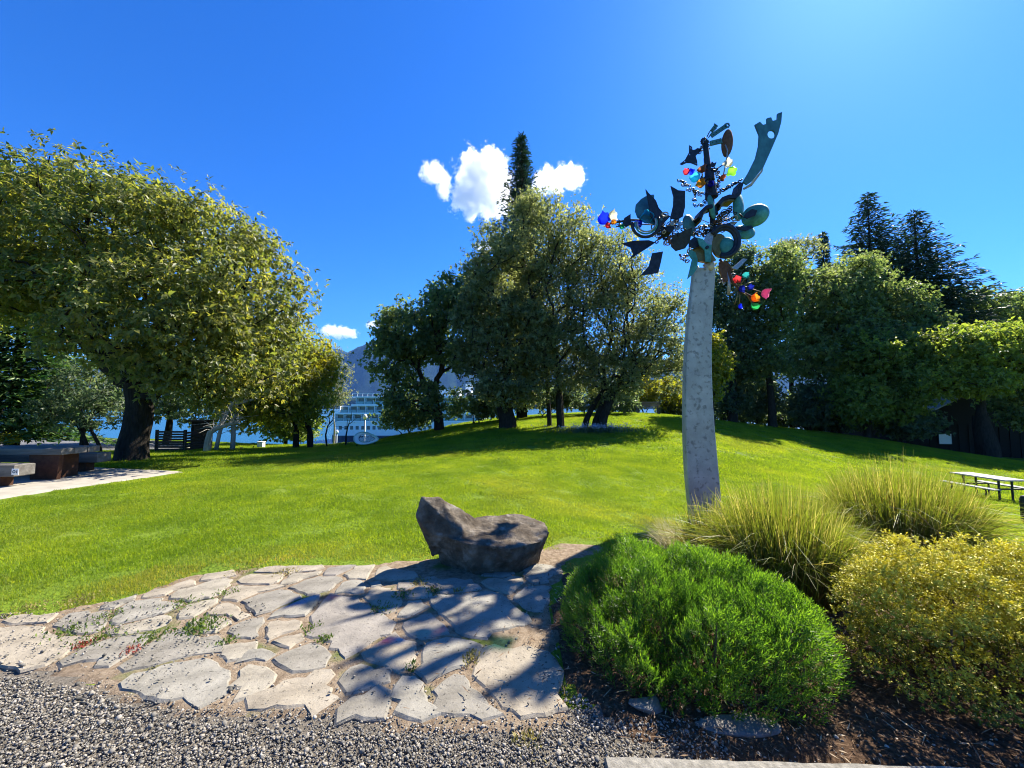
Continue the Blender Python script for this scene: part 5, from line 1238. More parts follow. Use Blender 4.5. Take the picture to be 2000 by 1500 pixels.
rod('wire', [(822, 262, 0), (835, 235, 0), (862, 200, 0)], 3.5, 'black_iron'); rod('wire', [(832, 268, 0), (850, 240, 0), (885, 205, 0)], 3.5, 'black_iron')
dish('oval_disc', 961, 299, 44, 97, 11, 'rust', 0, .03, tx=.3)
rod('disc_stem', [(932, 330, -.05), (945, 370, -.06), (940, 430, -.05), (925, 520, -.03)], 4, 'galv'); rod('disc_stem', [(955, 395, -.03), (950, 440, -.03), (880, 480, 0)], 4, 'black_iron')
zplate('bat_plate', [(628,462),(665,430),(698,372),(700,325),(720,332),(724,352),(745,345),(760,332),(790,330),(785,352),(762,372),(748,388),(760,420),(762,448),(715,440),(680,445),(645,466)], 'black_iron', -.04, .018,
       [ellipse(712, 340, 6, 5), ellipse(703, 385, 4, 7), ellipse(665, 440, 7, 4, -40), ellipse(752, 436, 4, 6)], tx=.3)
# chains made of links
def chain(pts, r, mat, seed, sp=13, dy=0.0):
    P = [zat(x, y, dy) for x, y in pts]; rr = random.Random(seed)
    for a, b in zip(P, P[1:]):
        n = max(1, int((b - a).length / (sp * ZPX)))
        for i in range(n):
            mb = MB(); t = (b - a).normalized(); ax = t.cross(Vector((0, 1, 0))) if rr.random() < .4 else Vector((rr.gauss(0, .3), 1, rr.gauss(0, .3)))
            torus_mb(mb, a.lerp(b, (i + .5) / n) + Vector((0, rr.uniform(-.04, .04), rr.gauss(0, .01))), ax if ax.length > .01 else (0, 1, 0), r * ZPX * rr.uniform(.8, 1.3), r * .3 * ZPX, 10, 4, squash=.7)
            mb.build('chain_link', M[mat], sculp, True)
chain([(630, 545), (680, 590), (740, 625), (815, 645)], 10, 'black_iron', 1); chain([(640, 565), (700, 610), (790, 650)], 9, 'galv', 2); chain([(740, 630), (735, 700), (775, 725), (820, 690)], 11, 'black_iron', 3)
chain([(890, 640), (945, 612), (1000, 580), (1050, 548)], 11, 'black_iron', 4); chain([(900, 625), (960, 600), (1040, 560)], 8, 'black_iron', 5)
chain([(880, 840), (950, 810), (1010, 795)], 12, 'black_iron', 6); chain([(740, 880), (800, 860), (860, 865)], 11, 'galv', 7); chain([(880, 800), (930, 780), (1000, 740)], 13, 'black_iron', 8); chain([(885, 870), (960, 850), (1030, 830)], 12, 'galv', 9)
chain([(720, 915), (790, 890), (860, 880)], 9, 'black_iron', 10); chain([(905, 520), (895, 570), (905, 620)], 9, 'rust', 11)
bits('ring', 850, 560, 60, 110, 30, 7, 15, ['black_iron', 'rust', 'black_iron', 'galv'], 21, .12); bits('ring', 960, 800, 70, 60, 22, 8, 18, ['black_iron', 'black_iron', 'galv'], 22, .12); bits('ring', 780, 900, 70, 40, 20, 7, 16, ['black_iron', 'rust'], 23, .1)
bits('ring', 800, 330, 35, 30, 10, 6, 12, ['black_iron'], 24, .06); bits('ring', 950, 1180, 40, 60, 14, 7, 15, ['rust', 'black_iron', 'galv'], 25, .08)
for i in range(14):
    a = rg.uniform(-.4, 3.5); q = rg.uniform(60, 150); rod('spike', [(868, 850, 0), (868 + q * math.cos(a), 850 - q * math.sin(a) * .6, rg.uniform(-.15, .15))], 2.6, rg.choice(['black_iron', 'galv', 'rust']), 5)
# curved ribs
def strap(pts, w, mat, dy, depth=.10):
    P = [zat(x, y, dy) for x, y in pts]; V = []; F = []
    for i, p in enumerate(P):
        t = (P[min(i + 1, len(P) - 1)] - P[max(0, i - 1)]).normalized(); q = Vector((-t.z, 0, t.x)); h = q * w * ZPX / 2
        V += [p + h - Vector((0, depth, 0)), p - h - Vector((0, depth, 0)), p - h + Vector((0, depth, 0)), p + h + Vector((0, depth, 0))]
    for i in range(len(P) - 1):
        for k in range(4): j = (k + 1) % 4; F.append([i * 4 + k, i * 4 + j, i * 4 + 4 + j, i * 4 + 4 + k])
    F += [[0, 3, 2, 1], [len(V) - 4 + k for k in range(4)]]; return part('curved_rib', V, F, M[mat], sculp)
strap([(880, 730), (910, 695), (950, 680), (990, 682), (1015, 660), (1022, 620), (1030, 590)], 26, 'black_iron', 0); strap([(890, 760), (912, 715), (950, 700), (985, 702)], 10, 'bronze', .02)
strap([(745, 830), (760, 790), (790, 760), (830, 752)], 24, 'black_iron', -.05); strap([(755, 850), (772, 800), (800, 775)], 10, 'bronze', -.02)
# teal discs to the right
dish('teal_disc', 1050, 715, 52, 96, 8, 'verdigris', .04, .07, tx=.5); dish('teal_disc', 1152, 780, 82, 72, -35, 'verdigris', -.03, .10, tx=-.3); dish('teal_disc', 1078, 892, 74, 58, -12, 'verdigris', -.02, .08, tz=.4)
zplate('disc_boss', [(1062,800),(1080,770),(1120,745),(1155,755),(1140,790),(1090,808)], 'black_iron', -.12); zplate('disc_boss', [(1010,860),(1060,862),(1115,855),(1130,870),(1080,890),(1030,882)], 'black_iron', -.12)
dish('leaf_disc', 838, 745, 29, 78, -14, 'verdigris', -.10, .04, tx=.4)
# the big curled drum on the pole head
mb = MB()
for k in range(2): torus_mb(mb, zat(905, 985, -.16 + .02 * k), (.15, 1, 0), (88 - 14 * k) * ZPX, 14 * ZPX, 28, 8, R(-150), R(110), 1.2)
mb.build('drum_ring', M['black_iron'], sculp, True)
zplate('drum_face', ellipse(905, 990, 62, 78, 0, 22), 'bronze', -.02, .05, tx=.3); dish('drum_disc', 935, 1010, 42, 62, -10, 'verdigris', -.14, .05, tx=-.3)
zplate('drum_side', [(800,960),(830,910),(880,885),(850,950),(845,1050),(870,1095),(820,1105),(775,1090),(720,1010),(760,990)], 'bronze', -.06, .06, tx=-.3)
zplate('drum_sheet', [(800,950),(825,908),(880,888),(860,930),(850,985),(810,990)], 'galv', -.12, .02)
zplate('teal_strap', [(755,935),(790,945),(822,980),(850,985),(845,1100),(810,1095),(805,1020),(770,985)], 'verdigris', -.17, .02); zplate('boss', ellipse(822, 1000, 11, 11, 0, 14), 'black_iron', -.19, .03)
zplate('dark_panel', [(700,960),(735,930),(780,945),(790,985),(740,1005),(700,1000)], 'black_iron', -.10)
zplate('teal_tail', [(700,1015),(745,1030),(766,1080),(757,1140),(728,1180),(685,1215),(706,1140),(722,1080),(695,1050)], 'verdigris', -.13, .025, tx=.3)
bits('ring', 690, 1060, 40, 50, 14, 8, 18, ['black_iron', 'rust', 'galv'], 12, .08); bits('ring', 905, 850, 70, 45, 18, 8, 16, ['black_iron', 'rust'], 13, .1); bits('ring', 780, 1140, 40, 18, 8, 6, 11, ['galv'], 14, .06)
rod('neck', [(840, 1100, 0), (838, 1150, .04)], 34, 'steel', 12)
# branch hanging at lower right
rod('arm', [(905, 1080, 0), (950, 1150, -.05), (975, 1230, -.06), (1030, 1300, -.06), (1110, 1340, -.06)], 9, 'rust'); rod('arm_rod', [(940, 1170, -.04), (958, 1240, -.05), (955, 1320, -.05)], 10, 'galv')
zplate('dark_plate', [(900,1100),(950,1090),(985,1140),(968,1225),(935,1228),(905,1160)], 'rust', -.05, .03); zplate('grey_bar', [(985,1140),(1060,1075),(1088,1080),(1020,1150)], 'galv', -.08, .03)
for i, (x1, y1) in enumerate(((1000, 1225), (1055, 1210), (1080, 1280), (1180, 1315), (1110, 1400), (1015, 1400), (985, 1390), (960, 1330), (1110, 1240))): rod('twig', [(1000 + i * 3, 1290, -.06), ((1030 + x1) / 2, (1260 + y1) / 2, -.08), (x1, y1, -.09)], 3.5, 'bronze', 5)
# ------------------------------------------------------------------ boulder seat
M['basalt'] = surf_mat('basalt_lichen', [(.3, (.05, .039, .028)), (.5, (.11, .09, .067)), (.7, (.21, .178, .138))], 7, .95, 0, 1.0, 22, 12, spec=.05, dist=.02, spots=(9, .58, .72, (.24, .215, .175)))
def hull_mesh(groups):
    bm = bmesh.new()
    for pts in groups:
        b2 = bmesh.new()
        for p in pts: b2.verts.new(p)
        r = bmesh.ops.convex_hull(b2, input=b2.verts[:]); bmesh.ops.delete(b2, geom=[e_ for e_ in r['geom_interior'] if isinstance(e_, bmesh.types.BMVert)], context='VERTS')
        me = bpy.data.meshes.new('tmp'); b2.to_mesh(me); b2.free(); bm.from_mesh(me); bpy.data.meshes.remove(me)
    me = bpy.data.meshes.new('hull'); bm.to_mesh(me); bm.free(); return me
def rock(name, groups, mat, voxel, amp, label, cat, seed=0):
    me = hull_mesh(groups); o = bpy.data.objects.new('tmp_rock', me); COL.objects.link(o)
    md = o.modifiers.new('r', 'REMESH'); md.mode = 'VOXEL'; md.voxel_size = voxel
    sm = o.modifiers.new('s', 'SMOOTH'); sm.iterations = 1; sm.factor = .1
    bpy.context.view_layer.update(); ev_ = o.evaluated_get(bpy.context.evaluated_depsgraph_get()); m2 = ev_.to_mesh()
    n = len(m2.vertices); V = np.zeros(n * 3); m2.vertices.foreach_get('co', V); V = V.reshape(-1, 3); Nn = np.array([v.normal[:] for v in m2.vertices])
    F = [list(p.vertices) for p in m2.polygons]; ev_.to_mesh_clear(); bpy.data.objects.remove(o)
    for i in range(n):
        p = Vector(V[i]); d = mnoise.noise(p * 3.1 + Vector((seed, 0, 0))) * .35 + .3 * mnoise.noise(p * 7.5) - .55 * abs(mnoise.noise(p * 6.2 + Vector((3, 1, seed)))) - .4 * abs(mnoise.noise(p * 13)) + .2 * mnoise.noise(p * 30)
        V[i] += Nn[i] * d * amp
    c = V.mean(0); c[2] = V[:, 2].min()
    o = part(name, V, F, mat, None, True, None, tuple(c)); return tag(o, label, cat)
rock('boulder_seat', [[(-.70, 3.98, -.06), (-.34, 3.74, -.06), (.02, 3.78, -.06), (.26, 4.04, -.06), (.2, 4.3, -.06), (-.6, 4.3, -.06), (-.80, 3.90, .37), (-.42, 3.66, .33), (.0, 3.66, .29), (.27, 3.80, .30), (.38, 4.0, .33), (.36, 4.2, .37), (.08, 4.34, .43), (-.3, 4.32, .36), (-.7, 4.25, .38)],
                      [(-.95, 3.95, .60), (-.90, 3.88, .71), (-.74, 3.98, .69), (-.58, 4.06, .58), (-.36, 4.16, .42), (-.44, 3.80, .34), (-.78, 3.80, .36), (-.80, 3.92, .10), (-.62, 4.28, .4), (-.84, 4.14, .58), (-.95, 3.84, .54)]],
     M['basalt'], .013, .026, 'dark lichen-spotted boulder carved as a low seat with a raised left back', 'boulder')
M['edge_rock'] = surf_mat('edging_stone', [(.3, (.12, .11, .10)), (.7, (.26, .24, .21))], 12, .9, 0, .7, 50, spec=.1, dist=.01)
def rpts(u, v, w, d, h, seed):
    r = random.Random(seed); p = on_plane(u, v, 0); g0 = gz1(p.x, p.y); out = []
    for i in range(16):
        a = r.uniform(0, 6.28); q = r.uniform(.7, 1); out.append((p.x + math.cos(a) * w / 2 * q, p.y + math.sin(a) * d / 2 * q, g0 + r.choice([-.05, h * r.uniform(.75, 1)])))
    return out
rock('edging_rock', [rpts(1262, 1390, .22, .14, .05, 1)], M['edge_rock'], .012, .01, 'half-buried edging stone under the front of the green shrub', 'stone', 1)
rock('edging_rock', [rpts(1440, 1425, .5, .2, .03, 2)], M['edge_rock'], .014, .012, 'long flat edging stone in the shrub shade behind the kerb', 'stone', 2)
# kerb along the bottom edge
M['kerb'] = surf_mat('kerb_concrete', [(.3, (.15, .138, .112)), (.5, (.24, .222, .185)), (.7, (.34, .315, .265))], 30, .9, 0, .8, 70, spec=.1, dist=.01)
KA = on_plane(1180, 1468, .075); KB = on_plane(2000, 1492, .075); kv = []; kf = []; nk = 60
for i in range(nk + 1):
    t = i / nk; X = KA.x + 3.4 * t; yb = KA.y + (X - KA.x) * (KB.y - KA.y) / (KB.x - KA.x); zt_ = .075
    j = lambda s: .006 * mnoise.noise(Vector((X * 9, s * 7.3, 2)))
    kv += [(X, yb - .24, -.06), (X, yb - .24, zt_ + j(1)), (X, yb - .12, zt_ + j(2)), (X, yb - .025 + j(5), zt_ + j(3)), (X, yb + j(4), zt_ - .025 + j(6)), (X, yb, -.08)]
for i in range(nk):
    for k in range(5): kf.append([i * 6 + k, i * 6 + k + 1, i * 6 + 7 + k, i * 6 + 6 + k])
kf += [[5, 4, 3, 2, 1, 0]]
tag(part('kerb', kv, kf, M['kerb']), 'pale rough concrete kerb along the bottom right corner', 'kerb')

# ------------------------------------------------------------------ tables and benches
M['timber'] = surf_mat('weathered_timber', [(.3, (.08, .072, .062)), (.5, (.14, .128, .11)), (.7, (.22, .205, .18))], 3.5, .85, 0, .5, 14, 8, spec=.2, dist=.01, stretch=(.35, 3, 3))
M['corten'] = surf_mat('rusted_steel', [(.3, (.05, .024, .015)), (.7, (.11, .05, .028))], 9, .8, .2, .3, 60, spec=.2, dist=.004)
M['white_paint'] = plain('white_paint', (.78, .78, .76), .5, 0, .06)
M['black'] = plain('black_print', (.02, .02, .02), .6)
tb = thing('picnic_table', 'massive weathered timber picnic table on rusty steel pedestals at the left edge', 'table', (-11.9, 8.87, gz1(-11.9, 8.87)))
gz_t = gz1(-10.5, 8.8) + .03
for k in range(3):
    mb = MB(); mb.box((-12.0 + .02 * k, 8.64 + .255 * k, gz_t + .62), (4.2, .245, .14), 0, .012); mb.build('table_beam', M['timber'], tb)
for x in (-10.32, -13.4):
    mb = MB(); V = [(x - .30, 8.58, gz_t), (x + .28, 8.58, gz_t), (x + .28, 8.66, gz_t), (x - .30, 8.66, gz_t), (x - .33, 8.56, gz_t + .548), (x + .35, 8.56, gz_t + .548), (x + .35, 8.64, gz_t + .548), (x - .33, 8.64, gz_t + .548)]
    mb.add(V, [[3, 2, 1, 0], [4, 5, 6, 7], [0, 1, 5, 4], [1, 2, 6, 5], [2, 3, 7, 6], [3, 0, 4, 7]]); mb.build('pedestal', M['corten'], tb)
    mb = MB(); mb.box((x, 8.95, gz_t + .27), (.06, .55, .54)); mb.build('pedestal_web', M['corten'], tb)
def beam_bench(label, x0, x1, y, sticker):
    b = thing('beam_bench', label, 'bench', ((x0 + x1) / 2, y, gz_t), 'timber benches of the left picnic table')
    mb = MB(); mb.box(((x0 + x1) / 2, y, gz_t + .335), (x1 - x0, .34, .23), 0, .014); mb.build('seat', M['timber'], b)
    for x in (x0 + .5, x1 - .55): mb = MB(); mb.box((x, y, gz_t + .108), (.42, .2, .216)); mb.build('leg', M['corten'], b)
    if sticker:
        st = on = at(30, 916, y - .175); mb = MB(); mb.box((st.x, y - .1735, gz_t + .325), (.14, .005, .12)); p_ = mb.build('sticker', M['white_paint'], b)
        m2 = MB(); torus_mb(m2, (st.x - .02, y - .178, gz_t + .325), (0, 1, 0), .025, .006, 12, 4); m2.box((st.x + .035, y - .178, gz_t + .325), (.012, .004, .06)); tag(m2.build('print', M['black'], b), kind='stuff')
    return b
beam_bench('near timber bench with a white sticker, in front of the massive picnic table', -13.8, -9.87, 7.88, True)
beam_bench('far timber bench behind the massive picnic table', -13.8, -10.35, 9.85, False)

M['grey_plank'] = surf_mat('grey_plank', [(.3, (.24, .24, .23)), (.7, (.40, .40, .38))], 4, .7, 0, .3, 30, spec=.3, dist=.005)
M['dark_metal'] = plain('dark_metal', (.03, .032, .035), .5, .4)
cx, cyy = 16.45, 13.5; g0 = gz1(cx, cyy)
pt = thing('picnic_table', 'small grey picnic table with attached benches on the lawn right of the reeds', 'table', (cx, cyy, g0))
for k in range(4): mb = MB(); mb.box((cx - .285 + .19 * k, cyy, g0 + .74), (.18, 1.6, .045), 0, .008); mb.build('table_plank', M['grey_plank'], pt)
for s in (-1, 1):
    for k in range(2): mb = MB(); mb.box((cx + s * (.58 + .14 * k), cyy, g0 + .44), (.13, 1.6, .04), 0, .008); mb.build('bench_plank', M['grey_plank'], pt)
for y in (-.5, .5):
    mb = MB(); mb.box((cx, cyy + y, g0 + .41), (1.5, .06, .04)); mb.build('cross_bar', M['dark_metal'], pt)
    mb = MB(); mb.box((cx, cyy + y, g0 + .705), (.7, .06, .03)); mb.build('top_bar', M['dark_metal'], pt)
    for s in (-.22, .22): mb = MB(); mb.tube([(cx + s, cyy + y, g0 - .05), (cx + s, cyy + y, g0 + .69)], .03, 8); mb.build('leg', M['dark_metal'], pt)
    for s in (-.66, .66): mb = MB(); mb.tube([(cx + s, cyy + y, g0 - .05), (cx + s, cyy + y, g0 + .39)], .025, 8); mb.build('leg', M['dark_metal'], pt)
# dark rounded post just entering at the right edge
M['post'] = plain('dark_post', (.02, .025, .02), .7)
p = ground_at(2004, 1020); tb2 = thing('bollard', 'dark rounded bollard cut by the right edge of the picture', 'bollard', tuple(p)); mb = MB(); mb.tube([p - Vector((0, 0, .05)), p + Vector((0, 0, .5)), p + Vector((0, 0, .56)), p + Vector((0, 0, .58))], [.07, .07, .055, .02], 14); mb.build('post', M['post'], tb2, True)
mb = MB(); mb.tube([p + Vector((0, 0, .42)), p + Vector((0, 0, .46))], .076, 14); mb.build('band', M['dark_metal'], tb2)

# mint leaf-shaped bench
M['mint'] = plain('mint_enamel', (.42, .66, .56), .35, 0, .08)
M['mint_white'] = plain('white_enamel', (.74, .78, .74), .35, 0, .05)
mcx = at(715, 857, 20.0); lb = thing('leaf_bench', 'mint green leaf-shaped metal bench with pierced middle, on the lawn before the ship', 'bench', (mcx.x, 20.0, gz1(mcx.x, 20.0)))
def leaf_pt(a, f):
    w = .64 * math.cos(a) * f; h = .30 * math.sin(a) * f * (1 - .35 * math.cos(a)) - .05 * w * 1.4; x = w; zz = h
    return Vector((mcx.x + x, 20.0 + zz * .55 + .12 * (1 - f * f), mcx.z + zz * .95 + .02))
V = []; F = []; n = 36; fr = [.68, .78, .9, 1.0]
for f in fr:
    for k in range(n): V.append(leaf_pt(2 * math.pi * k / n, f))
for r in range(3):
    for k in range(n): j = (k + 1) % n; F.append([r * n + k, r * n + j, r * n + n + j, r * n + n + k])
m = len(V); V2 = [v + Vector((0, .03, -.03)) for v in V]; F2 = [[i + m for i in f[::-1]] for f in F]
for k in range(n): F2 += [[3 * n + k, 3 * n + (k + 1) % n, 3 * n + (k + 1) % n + m, 3 * n + k + m], [(k + 1) % n, k, k + m, (k + 1) % n + m]]
part('shell_rim', V + V2, F + F2, M['mint_white'], lb, True)
mb = MB(); mb.tube([leaf_pt(2 * math.pi * k / n, 1.0) for k in range(n)] + [leaf_pt(0, 1.0)], .025, 6, False); mb.build('edge_tube', M['mint'], lb, True)
for i in range(11):
    t = -.9 + 1.8 * i / 10; q = math.sqrt(1 - t * t) * .7
    for s in (0, 1):
        a = Vector((t * .42, 0, 0)); P = [mcx + Vector((t * .42 + (.10 if s else -.10) * k, .1 + k * .26 * q, -.02 + k * .2 * q)) for k in (-1, 0, 1)]
        mb = MB(); mb.tube(P, .012, 5); mb.build('lattice_bar', M['mint_white'], lb)
for x, dx in ((-.45, -.12), (.40, .1), (.42, -.05), (.1, 0)):
    b0 = Vector((mcx.x + x + dx, 20.0 + (.25 if dx < 0 else -.05), 0)); b0.z = gz1(b0.x, b0.y) - .03
    mb = MB(); mb.tube([b0, Vector((mcx.x + x, 20.05, mcx.z - .06))], .028, 7); mb.build('leg', M['dark_metal'], lb)

# bench on top of the mound
M['plank_brown'] = plain('brown_plank', (.20, .16, .11), .8)
hb = at(1266, 806, 28.0); hz_ = gz1(hb.x, 28.0); wb = thing('wooden_bench', 'long slatted wooden bench on the crest of the mound', 'bench', (hb.x, 28.0, hz_))
for k in range(3): mb = MB(); mb.box((hb.x, 27.8 + .13 * k, hz_ + .44), (1.8, .11, .04)); mb.build('seat_slat', M['plank_brown'], wb)
for k in range(3): mb = MB(); mb.box((hb.x, 28.16 + .02 * k, hz_ + .58 + .13 * k), (1.8, .03, .1)); mb.build('back_slat', M['plank_brown'], wb)
for s in (-.75, .75): mb = MB(); mb.box((hb.x + s, 27.95, hz_ + .19), (.07, .4, .44)); mb.build('leg', M['dark_metal'], wb); mb = MB(); mb.box((hb.x + s, 28.21, hz_ + .5), (.06, .04, .76)); mb.build('back_post', M['dark_metal'], wb)

# slatted bin enclosure and dark posts behind the walnut
M['slat'] = plain('brown_slat', (.055, .036, .026), .9)
ce = at(331, 888, 17.0); cz = gz1(ce.x, 17.0); en = thing('slatted_enclosure', 'low brown slatted enclosure right of the walnut trunk', 'enclosure', (ce.x, 17.0, cz))
for k in range(8): mb = MB(); mb.box((ce.x, 17.0, cz + .08 + .11 * k), (1.22, .03, .08)); mb.build('slat', M['slat'], en)
for s in (-.62, .62): mb = MB(); mb.box((ce.x + s, 17.03, cz + .45), (.09, .09, .98)); mb.build('post', M['slat'], en)
for k in range(7): mb = MB(); mb.box((ce.x + .64, 17.55, cz + .08 + .12 * k), (.03, .95, .09)); mb.build('slat', M['slat'], en)
hu = at(383, 886, 19.0); hz2 = gz1(hu.x, 19); ht = thing('wooden_kiosk', 'dark narrow wooden kiosk in the shade behind the pale trunks', 'kiosk', (hu.x, 19.0, hz2))
mb = MB(); mb.box((hu.x, 19.3, hz2 + .65), (.62, .6, 1.4)); mb.build('wall', M['bark_dark'], ht); mb = MB(); mb.box((hu.x, 19.25, hz2 + 1.39), (.8, .8, .07)); mb.build('roof', M['slat'], ht); mb = MB(); mb.box((hu.x + .05, 18.99, hz2 + .6), (.4, .02, 1.1)); mb.build('door', M['slat'], ht)
ub = at(510, 874, 21.0); mb = MB(); uz = gz1(ub.x, 21.0); ut = thing('utility_box', 'small white box at the lawn edge right of the round shrub', 'box', (ub.x, 21.0, uz)); mb.box((ub.x, 21.0, uz + .13), (.28, .25, .36), 0, .01); mb.build('body', M['white_paint'], ut); mb = MB(); mb.box((ub.x, 21.0, uz + .325), (.32, .29, .03)); mb.build('lid', M['white_paint'], ut)

# lamp and railings down by the landing
M['lamp_grey'] = plain('lamp_grey', (.22, .27, .30), .5, .2); M['globe'] = plain('lamp_globe', (.8, .8, .78), .3, 0, .03)
def lamp(label, u, vt, Y):
    b = behind(u, Y); b = (b[0], b[1], max(b[2], -8.5)); t = at(u, vt, Y); L_ = thing('street_lamp', label, 'lamp', b, 'lamps by the landing')
    mb = MB(); mb.tube([(b[0], Y, b[2]), (b[0], Y, b[2] + .6), (b[0], Y, b[2] + .7), (b[0], Y, t.z - .3)], [.13, .11, .075, .055], 9); mb.build('post', M['lamp_grey'], L_, True)
    mb = MB(); mb.tube([(b[0], Y, t.z - .32), (b[0], Y, t.z - .22)], [.06, .14], 10); mb.build('collar', M['lamp_grey'], L_)
    mb = MB(); mb.tube([(b[0], Y, t.z - .22 + h) for h in (0, .08, .2, .3, .36)], [.13, .17, .16, .1, .02], 12); mb.build('globe', M['globe'], L_, True)
lamp('grey lamp post with white globe standing in front of the white ship', 714, 812, 30)
lamp('short lamp post left of the mint bench, down at the landing', 660, 842, 40)
rl = thing('railing', 'thin grey landing railing between the lawn end and the ship', 'railing', behind(700, 27.5))
P = []
for i, u in enumerate(range(632, 790, 16)):
    b = behind(u, 27.5); P.append(Vector((b[0], 27.5, b[2])))
for q in P: mb = MB(); mb.tube([q - Vector((0, 0, .2)), q + Vector((0, 0, 1.1))], .025, 6); mb.build('rail_post', M['lamp_grey'], rl)
for h in (.55, 1.08): mb = MB(); mb.tube([q + Vector((0, 0, h)) for q in P], .02, 6); mb.build('rail', M['lamp_grey'], rl)

# ------------------------------------------------------------------ barn
M['barn'] = plain('barn_boards', (.014, .011, .009), .95); M['tin'] = surf_mat('tin_roof', [(.3, (.35, .38, .38)), (.7, (.52, .55, .55))], 2, .45, .5, .2, 20, spec=.5, dist=.01)
bb = Vector((34.5, 31.5, gz1(34, 30) - .3)); br = thing('barn', 'dark wooden barn with a pale tin roof, half hidden by trees on the right', 'barn', tuple(bb)); ba = R(-14)
def BW(x, y, z): return Vector((bb.x + x * math.cos(ba) - y * math.sin(ba), bb.y + x * math.sin(ba) + y * math.cos(ba), bb.z + z))
W, D_, EH, RH = 17.0, 12.0, 2.7, 7.6
part('wall', [BW(-2, 0, -1), BW(W - 2, 0, -1), BW(W - 2, 0, EH), BW(W / 2 - 2, 0, RH), BW(-2, 0, EH), BW(-2, D_, -1), BW(W - 2, D_, -1), BW(W - 2, D_, EH), BW(W / 2 - 2, D_, RH), BW(-2, D_, EH)], [[0, 1, 2, 3, 4], [9, 8, 7, 6, 5], [0, 4, 9, 5], [1, 6, 7, 2]], M['barn'], br)
for s in (0, 1):
    for k in range(12):
        y0 = -1.0 + (D_ + 2) * k / 12; y1 = -1.0 + (D_ + 2) * (k + 1) / 12 - .03
        if s == 0: e0, e1 = (-3.2, EH - .68), (W / 2 - 2, RH + .1)
        else: e0, e1 = (W - .8, EH - .68), (W / 2 - 2 + .02, RH + .1)
        q = [BW(e0[0], y0, e0[1]), BW(e1[0], y0, e1[1]), BW(e1[0], y1, e1[1]), BW(e0[0], y1, e0[1])]; V = q + [v + Vector((0, 0, .07)) for v in q]
        part('roof_panel', V, [[3, 2, 1, 0], [4, 5, 6, 7], [0, 1, 5, 4], [1, 2, 6, 5], [2, 3, 7, 6], [3, 0, 4, 7]], M['tin'], br)
for k in range(26): mb = MB(); q = BW(-1.7 + k * .64, -.03, EH * .42 - .3); mb.box(q, (.05, .03, EH + .5), ba); mb.build('batten', M['barn'], br)
q = BW(.55, -.06, 1.25); mb = MB(); mb.box(q, (.85, .05, .85), ba); sg = mb.build('window', M['white_paint'], br)
mb = MB()
for dx, dz, w, h in ((0, .44, .95, .06), (0, -.44, .95, .06), (-.45, 0, .06, .82), (.45, 0, .06, .82)): mb.box(BW(.55 + dx, -.09, 1.25 + dz), (w, .05, h), ba)
mb.build('frame', M['barn'], sg)

# ------------------------------------------------------------------ river cruise ship
M['ship_white'] = plain('ship_white', (.84, .85, .85), .45, 0, .04, 1); M['ship_dark'] = plain('ship_hull_dark', (.02, .035, .07), .5, 0, .1, 1); M['ship_glass'] = plain('ship_glass', (.05, .12, .15), .15, 0, .2, 1, 0); M['ship_teal'] = plain('balcony_glass', (.16, .32, .36), .2, 0, .1, 1, 0)
SYY = 120.0; sx0, sx1 = -57.0, -8.0
sp = thing('river_cruise_ship', 'white four-deck river cruise ship moored behind the trees', 'ship', (-32, SYY + 6, WATER_Z))
def sbox(name, x0, x1, y0, y1, z0, z1, mat, par=None): mb = MB(); mb.box(((x0 + x1) / 2, SYY + (y0 + y1) / 2, (z0 + z1) / 2), (x1 - x0, y1 - y0, z1 - z0)); return mb.build(name, M[mat], par or sp)
V = []; F = []
prof = [(sx0 - 1.2, 5, 7), (sx0 + .5, 2, 10), (sx0 + 4, .3, 11.7), (sx0 + 10, 0, 12), (sx1 - 6, 0, 12), (sx1, 2, 10)]
for z in (WATER_Z - .5, -8.2, -7.3): V += [(x, SYY + a, z) for x, a, b in prof] + [(x, SYY + b, z) for x, a, b in reversed(prof)]
n = 12
for r in range(2):
    for k in range(n): j = (k + 1) % n; F.append([r * n + k, r * n + j, r * n + n + j, r * n + n + k])
F.append([2 * n + k for k in range(n)]); part('hull', V, F, M['ship_dark'], sp)
sbox('main_deck_wall', sx0 + 1.2, sx1, .6, 11.4, -7.3, -3.2, 'ship_white')
for k, (z0, z1, xa) in enumerate(((-3.2, -.6, sx0 + 1.6), (-.6, 2.0, sx0 + 3.0), (2.0, 4.6, sx0 + 8))):
    sbox('deck_slab', xa - 1.2, sx1, .2, 11.8, z0, z0 + .45, 'ship_white'); cw = sbox('cabin_wall', xa, sx1 - .5, 1.8, 10.2, z0 + .45, z1, 'ship_white')
    x = xa + .5
    while x < sx1 - 3:
        wd = sbox('window', x, x + 1.75, 1.72, 1.80, z0 + .5, z1 - .25, 'ship_glass', cw); 
        x += 2.7
    x = xa + .1
    while x < sx1 - 2:
        sbox('partition', x, x + .12, .5, 1.8, z0 + .45, z1, 'ship_white'); sbox('balcony_panel', x + .2, x + 2.5, .45, .5, z0 + .45, z0 + 1.35, 'ship_teal'); x += 2.7
sbox('roof', sx0 + 6.5, sx1, .2, 11.8, 4.6, 4.9, 'ship_white')
x = sx0 + 3
while x < sx1 - 3: sbox('window', x, x + .9, .5, .62, -5.4, -4.3, 'ship_glass'); x += 1.75
sbox('wheelhouse', sx1 - 16, sx1 - 9, 2, 10, 4.9, 7.2, 'ship_white'); sbox('funnel', sx1 - 7, sx1 - 5, 4, 7, 4.9, 9, 'ship_white')
for k in range(16): sbox('roof_rail_post', sx0 + 7 + k * 1.6, sx0 + 7.08 + k * 1.6, .3, .38, 4.9, 5.8, 'ship_white')
sbox('roof_rail', sx0 + 7, sx0 + 31.2, .3, .38, 5.8, 5.88, 'ship_white')

